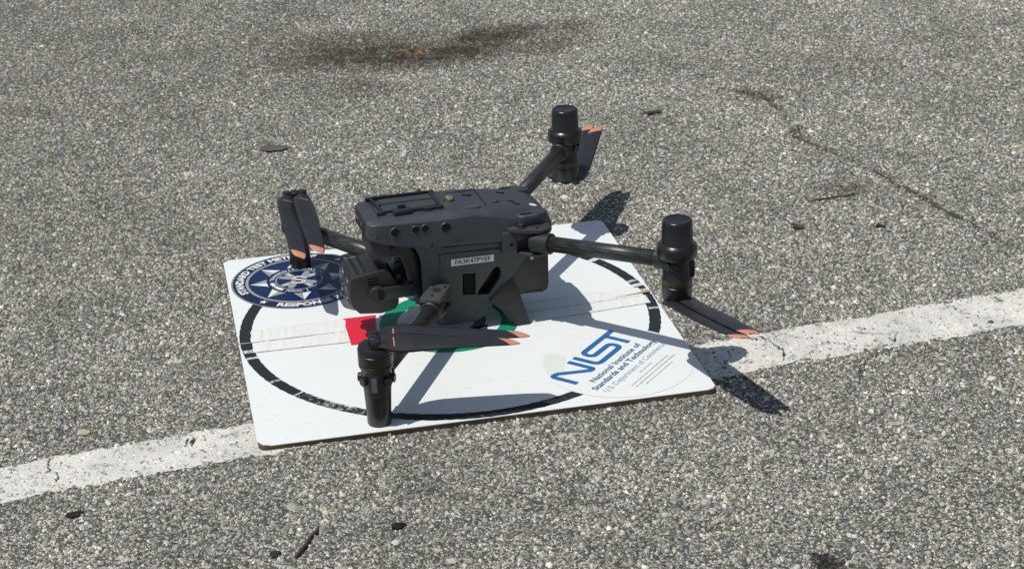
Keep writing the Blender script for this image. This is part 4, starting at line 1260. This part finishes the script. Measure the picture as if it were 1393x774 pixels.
mb = MB(); mb.lathe([(0.0090, 0.1800), (0.0090, 0.1823), (0.0078, 0.1826), (0.0075, 0.1822)], 28, Matrix.Translation((0.2370, -0.0130, 0)), 0); mb.build('deck_disc', M_body, DR, auto=40)
for (x, y, z, l) in ((0.2640, -0.0140, 0.1763, 0.010), (0.2700, -0.0230, 0.1750, 0.010), (0.2580, 0.020, 0.1775, 0.012), (0.206, 0.010, 0.1850, 0.013)):
    mb = MB(); mb.box((x, y, z), (l, 0.0040, 0.0016), 0.0005, M=Matrix.Rotation(R(-12), 4, 'Z') @ Matrix.Rotation(R(9 if x > 0.22 else 2), 4, 'Y')); mb.build('deck_slot', M_hole, DR)
mb = MB(); mb.prism([(-0.0055, -0.003), (-0.001, -0.0048), (0.005, -0.0042), (0.0062, 0.001), (0.003, 0.0045), (-0.004, 0.0035)], 0, 0.0006, M=Matrix.Translation((0.2945, -0.0180, 0.1682)) @ Matrix.Rotation(R(16), 4, 'Y'))
mb.build('white_patch', M_patch, DR)

# ---- hinges, arms, motors, propellers
FM = (0.004, 0.2680); RM = (0.428, 0.2385)
HF = (0.131, 0.0750, 0.0600); HR = (0.2830, 0.0660, 0.1320)


def front_arm(sgn):
    hx, hy, hz = HF[0], sgn * HF[1], HF[2]
    mx_, my, mz = FM[0], sgn * FM[1], 0.0655
    d = Vector((mx_ - hx, my - hy, mz - hz)); u = d.normalized()
    H = Vector((hx, hy, hz))
    mb = MB(); mb.rod(H + u * 0.012, H + u * (d.length - 0.014), 0.0119, 24)
    arm = mb.build('arm', M_carbon, DR)
    mb = MB(); mb.rod(H - u * 0.006, H + u * 0.022, 0.0150, 24, bev=0.0012); mb.build('arm_collar', M_dark, arm, auto=40)
    mb = MB(); mb.rod(H + u * (d.length - 0.030), H + u * (d.length - 0.008), 0.0140, 24, bev=0.0012)
    mb.build('arm_collar', M_dark, arm, auto=40)
    # flat hinge plate on top and lugs below
    ang = math.atan2(u.y, u.x)
    Mr = Matrix.Translation(H) @ Matrix.Rotation(ang, 4, 'Z')
    P = [(-0.034, -0.0135), (0.008, -0.0150), (0.020, -0.0140), (0.020, 0.0140), (0.008, 0.0150), (-0.034, 0.0135)]
    mb = MB(); mb.prism(P, 0.0145, 0.0205, M=Mr, bev=0.0010)
    mb.prism([(-0.034, -0.012), (0.004, -0.012), (0.004, 0.012), (-0.034, 0.012)], -0.016, 0.0143, M=Mr, bev=0.0015)
    hg = mb.build('hinge', M_grey, DR, auto=35)
    for (a_, c_, r_, m_) in ((-0.012, 0.0, 0.0062, M_dark), (-0.025, -0.009, 0.0022, M_hole), (-0.024, 0.009, 0.0022, M_hole), (0.008, 0.0, 0.0020, M_hole)):
        mb = MB(); mb.lathe([(r_, 0.0200), (r_, 0.0213), (r_ * 0.7, 0.0218)], 16, Mr @ Matrix.Translation((a_, c_, 0))); mb.build('screw', m_, hg, auto=40)
    side = -1 if sgn < 0 else 1
    for k in range(2):
        mb = MB(); mb.rod(Mr @ Vector((-0.002 - 0.014 * k, -side * 0.0 + 0.012, -0.004)), Mr @ Vector((-0.002 - 0.014 * k, 0.0185, -0.004)), 0.0050, 14, bev=0.0008)
        mb.build('hinge_knob', M_dark, hg, auto=40)


front_arm(-1); front_arm(1)


def rear_arm(sgn):
    H = Vector((HR[0], sgn * HR[1], HR[2])); E_ = Vector((RM[0], sgn * RM[1], 0.1520)); d = E_ - H; u = d.normalized()
    mb = MB(); mb.rod(H + u * 0.020, H + u * (d.length - 0.014), 0.0111, 24); arm = mb.build('arm', M_carbon, DR)
    mb = MB(); mb.rod(H - u * 0.004, H + u * 0.027, 0.0140, 24, r2=0.0150, bev=0.0012); mb.build('arm_collar', M_dark, arm, auto=40)
    mb = MB(); mb.rod(H + u * (d.length - 0.031), H + u * (d.length - 0.008), 0.0142, 24, bev=0.0012)
    mb.build('arm_collar', M_dark, arm, auto=40)
    # hinge bracket: upper wedge plate, lower lug, knob, pod on the shell corner
    y = sgn
    Mb = Matrix.Scale(1, 4)
    up = [(0.2400, 0.0460), (0.2480, 0.0590), (0.2640, 0.0690), (0.2900, 0.0800), (0.3020, 0.0760), (0.3060, 0.0600), (0.3000, 0.0440)]
    mb = MB(); mb.prism([(px_, y * py_) for px_, py_ in up], 0.1480, 0.1545, bev=0.0015)
    lo_ = [(0.2580, 0.0440), (0.2620, 0.0620), (0.2840, 0.0760), (0.3000, 0.0720), (0.3020, 0.0440)]
    mb.prism([(px_, y * py_) for px_, py_ in lo_], 0.1120, 0.1165, bev=0.0012)
    mb.box((0.2480, y * 0.0535, 0.1320), (0.022, 0.010, 0.034), 0.002)
    hg = mb.build('hinge', M_side, DR, auto=35)
    mb = MB(); mb.lathe([(0.0075, 0.1540), (0.0075, 0.1562), (0.0048, 0.1568), (0.0048, 0.1600), (0.0040, 0.1606)], 20, Matrix.Translation((0.2650, y * 0.0600, 0))); mb.build('hinge_pin', M_dark, hg, auto=40)
    for (a_, c_) in ((0.2510, 0.0520), (0.2850, 0.0700), (0.2900, 0.0580)):
        mb = MB(); mb.lathe([(0.0022, 0.1542), (0.0022, 0.1552), (0.0015, 0.1555)], 12, Matrix.Translation((a_, y * c_, 0))); mb.build('screw', M_hole, hg)
    mb = MB(); mb.rod((0.2500, y * 0.0584, 0.130), (0.2500, y * 0.0592, 0.130), 0.0026, 12); mb.build('bolt_hole', M_hole, hg)
    mb = MB(); mb.lathe([(0.0024, 0.1080), (0.0034, 0.1100), (0.0034, 0.1125)], 12, Matrix.Translation((0.2760, y * 0.0680, 0))); mb.build('bolt', M_metal, hg, auto=40)
    mb = MB(); mb.prism([(0.2600, y * 0.0400), (0.2605, y * 0.0545), (0.2680, y * 0.0600), (0.2900, y * 0.0600), (0.3060, y * 0.0520), (0.3080, y * 0.0380)], 0.1525, 0.1705, bev=0.0035, seg=3)
    pod = mb.build('hinge_cover', M_body, DR, auto=40)
    mb = MB(); mb.box((0.2740, y * 0.0520, 0.1704), (0.017, 0.0050, 0.0012), 0.0003); mb.build('cover_slot', M_hole, pod)


rear_arm(-1); rear_arm(1)

# front motor with its standing leg (origin on the board, axis up)
mb = MB()
mb.lathe([(0.0150, 0.0000), (0.0158, 0.0012), (0.0162, 0.0200), (0.0180, 0.0500), (0.0190, 0.0560)], 32)
leg1 = mb.build('leg', M_black, DR, loc=(FM[0], -FM[1], 0), auto=35)
mb = MB()
mb.lathe([(0.0192, 0.0560), (0.0196, 0.0600), (0.0198, 0.0760), (0.0205, 0.0800), (0.0222, 0.0835), (0.0226, 0.0845), (0.0226, 0.0870), (0.0219, 0.0874), (0.0219, 0.0890), (0.0228, 0.0895), (0.0228, 0.1020), (0.0222, 0.1025), (0.0222, 0.1034), (0.0228, 0.1039), (0.0228, 0.1085), (0.0214, 0.1120), (0.0190, 0.1130), (0.0170, 0.1132)], 40)
for a_ in (-62, -28, 20, 160, 205):
    q = Vector((math.cos(R(a_)), math.sin(R(a_)), 0))
    mb.rod(q * 0.016 + Vector((0, 0, 0.0665)), q * 0.0245 + Vector((0, 0, 0.0665)), 0.0060, 14, bev=0.0008)
mo1 = mb.build('motor', M_black, DR, loc=(FM[0], -FM[1], 0), auto=35)
# grey oval name plate and light strip on the outer face
def plate_on(motor, ang):
    mb = MB()
    Mx = Matrix.Rotation(R(ang), 4, 'Z')
    P = [(-0.0062, 0.050), (-0.0035, 0.0460), (0.0035, 0.0460), (0.0062, 0.050), (0.0062, 0.0790), (0.0045, 0.0815), (-0.0045, 0.0815), (-0.0062, 0.0790)]
    mb.prism(P, 0.0172, 0.0212, M=Mx @ Matrix.Rotation(R(90), 4, 'Z') @ Matrix.Rotation(R(90), 4, 'X'), bev=0.0008)
    p = mb.build('motor_badge', M_dark, motor, auto=40)
    mb = MB(); mb.prism([(-0.0036, 0.0540), (0.0036, 0.0540), (0.0036, 0.0740), (-0.0036, 0.0740)], 0.0213, 0.0221, M=Mx @ Matrix.Rotation(R(90), 4, 'Z') @ Matrix.Rotation(R(90), 4, 'X'), bev=0.0003)
    mb.build('badge_window', M_badge, motor)
plate_on(mo1, -112)
lo2 = copy_of(leg1, (FM[0], FM[1], 0)); mo2 = copy_of(mo1, (FM[0], FM[1], 0), (0, 0, R(224)))
mb = MB(); mb.box((0.0, -0.0166, 0.030), (0.0030, 0.0012, 0.022), 0.0004); mb.build('leg_slot', M_dark, leg1)

# rear motor with the antenna cap above it
mb = MB()
mb.lathe([(0.0150, 0.0985), (0.0200, 0.0995), (0.0206, 0.1005), (0.0206, 0.1180), (0.0200, 0.1185), (0.0200, 0.1200), (0.0207, 0.1205), (0.0207, 0.1290), (0.0196, 0.1310), (0.0196, 0.1480), (0.0188, 0.1520), (0.0188, 0.1600)], 40)
for a_ in (-150, -120, -30, 25, 100):
    q = Vector((math.cos(R(a_)), math.sin(R(a_)), 0))
    mb.rod(q * 0.015 + Vector((0, 0, 0.150)), q * 0.0222 + Vector((0, 0, 0.150)), 0.0058, 14, bev=0.0008)
mb.box((0.0185, -0.008, 0.142), (0.007, 0.014, 0.022), 0.0015, M=Matrix.Rotation(R(-20), 4, 'Z'))
mr1 = mb.build('motor', M_black, DR, loc=(RM[0], -RM[1], 0), auto=35)
mr2 = copy_of(mr1, (RM[0], RM[1], 0), (0, 0, R(95)))
M_band = plain('brown_band', (0.045, 0.030, 0.020), 0.4, 0.2, 60)
mb = MB(); mb.lathe([(0.0203, 0.1206), (0.0209, 0.1210), (0.0209, 0.1285), (0.0203, 0.1288)], 40); mb1 = mb.build('motor_band', M_band, mr1, auto=40); copy_of(mb1, parent=mr2)
mb = MB()
mb.lathe([(0.0192, 0.1585), (0.0262, 0.1605), (0.0272, 0.1625), (0.0272, 0.1735), (0.0262, 0.1765), (0.0222, 0.1788), (0.0214, 0.1800), (0.0203, 0.2085), (0.0196, 0.2110), (0.0180, 0.2122), (0.0165, 0.2124), (0.0155, 0.2118), (0.0140, 0.2116)], 48)
ac1 = mb.build('antenna_cap', M_cap, DR, loc=(RM[0], -RM[1], 0), auto=42)
ac2 = copy_of(ac1, (RM[0], RM[1], 0))


# propeller blades: along +x from the pivot, orange tip
def blade_mesh(hand, tf=1.0, under=False):
    L_ = 0.186; nc = 9; V = []; F = []; Mi = []
    SS = [0, 0.02, 0.04, 0.06, 0.08, 0.10, 0.125, 0.132, 0.16, 0.19, 0.22, 0.26, 0.30, 0.36, 0.42, 0.48, 0.54, 0.60, 0.66, 0.72, 0.78, 0.83, 0.88, 0.91, 0.94, 0.96, 0.975, 0.99, 1.0]
    ns = len(SS) - 1
    for side in (1, -1):
        for i in range(ns + 1):
            s = SS[i]
            ch = np.interp(s, [0, 0.04, 0.10, 0.18, 0.28, 0.5, 0.8, 0.93, 0.985, 1.0], [0.022, 0.030, 0.0335, 0.0335, 0.0330, 0.0305, 0.0255, 0.0215, 0.0175, 0.0115] if under else [0.014, 0.020, 0.029, 0.0350, 0.0335, 0.0300, 0.0250, 0.0210, 0.0165, 0.0105])
            tw = R(np.interp(s, [0, 0.10, 0.18, 0.5, 1.0], [4, 22, 25, 9, 2])) * hand * tf
            th = np.interp(s, [0, 0.1, 0.3, 1.0], [0.0070, 0.0040, 0.0022, 0.0010])
            for j in range(nc):
                c = j / (nc - 1) - 0.42
                camb = 0.035 * ch * (1 - (2 * (j / (nc - 1)) - 1) ** 2)
                prof = math.sqrt(max(0, 1 - (2 * (j / (nc - 1)) - 1) ** 2))
                y = c * ch * hand; z = camb + side * th / 2 * prof
                x = s * L_ - (0.010 * (j / (nc - 1) - 0.5) * np.interp(s, [0, 0.75, 0.9, 1.0], [0, 0, 1.7, 1.0]))
                V.append((x, y * math.cos(tw) - z * math.sin(tw), y * math.sin(tw) + z * math.cos(tw)))
    o2 = (ns + 1) * nc
    for k, o0 in ((0, 0), (1, o2)):
        for i in range(ns):
            for j in range(nc - 1):
                q = (o0 + i * nc + j, o0 + i * nc + j + 1, o0 + (i + 1) * nc + j + 1, o0 + (i + 1) * nc + j)
                F.append(q if k == 0 else q[::-1])
                m_ = 1 if SS[i] >= 0.905 else (2 if i == 6 and 2 <= j <= 5 and not under else 0)
                Mi.append(m_)
    F.append(tuple(range(nc - 1, -1, -1))); Mi.append(0)
    me = bpy.data.meshes.new('blade'); me.from_pydata(V, [], F)
    for p, m_ in zip(me.polygons, Mi): p.material_index = m_; p.use_smooth = True
    me.materials.append(M_blade); me.materials.append(M_orange); me.materials.append(M_stripe)
    bm = bmesh.new(); bm.from_mesh(me); bmesh.ops.remove_doubles(bm, verts=bm.verts, dist=1e-6); bmesh.ops.recalc_face_normals(bm, faces=bm.faces); bm.to_mesh(me); bm.free()
    return me


BL = {1: blade_mesh(1), -1: blade_mesh(-1), 2: blade_mesh(1, 0.5, True), -2: blade_mesh(-1, 0.5, True)}


def propeller(cx, cy, z, tips, hand, under=False, spread=0.0135):
    """hub with two folded blades reaching to the given tip points"""
    d = Vector((0, 0, 0))
    for t_ in tips: d += Vector(t_) - Vector((cx, cy, z))
    d.normalize(); lat = Vector((-d.y, d.x, 0)).normalized()
    ang = math.atan2(lat.y, lat.x)
    mb = MB(); k = -1 if under else 1
    mb.lathe([(0.0078, -0.0040 * k - 0.004), (0.0085, -0.0040 * k), (0.0085, 0.0045), (0.0060, 0.0062)] if not under else [(0.0060, -0.0066), (0.0085, -0.0050), (0.0085, 0.004), (0.0075, 0.006)], 20)
    mb.box((0, 0, 0), (2 * spread + 0.012, 0.0115, 0.0082), 0.002, M=Matrix.Rotation(ang, 4, 'Z'))
    for s_ in (-1, 1):
        mb.lathe([(0.0056, -0.0058), (0.0062, -0.0050), (0.0062, 0.0050), (0.0056, 0.0058)], 16, Matrix.Translation(lat * s_ * spread))
    hub = mb.build('propeller', M_black, DR, loc=(cx, cy, z), auto=38)
    for s_, t_ in zip((1, -1), tips):
        p = lat * s_ * spread
        u = (Vector(t_) - (Vector((cx, cy, z)) + p)); ln = u.length; u.normalize()
        yv = Vector((0, 0, 1)).cross(u).normalized(); zv = u.cross(yv)
        M = Matrix((u, yv, zv)).transposed().to_4x4()
        o = link('blade', BL[hand], None, hub); k_ = ln / 0.186
        o.matrix_local = Matrix.Translation(p) @ M @ Matrix.Diagonal((k_, 1, 1, 1))
    return hub


# +X pointing: lat is +Y for the first tip
propeller(FM[0], -FM[1], 0.1185, [(0.201, -0.284, 0.1010), (0.183, -0.299, 0.1005)], 1)
propeller(FM[0], FM[1], 0.1185, [(0.0015, 0.0770, 0.1010), (-0.0270, 0.0690, 0.1000)], -1, spread=0.0120)
propeller(RM[0], -RM[1], 0.0950, [(0.4640, -0.415, 0.1180), (0.4500, -0.418, 0.1150)], -2, under=True, spread=0.011)
propeller(RM[0], RM[1], 0.0950, [(0.521, 0.397, 0.1180), (0.532, 0.386, 0.1180)], 2, under=True, spread=0.0165)
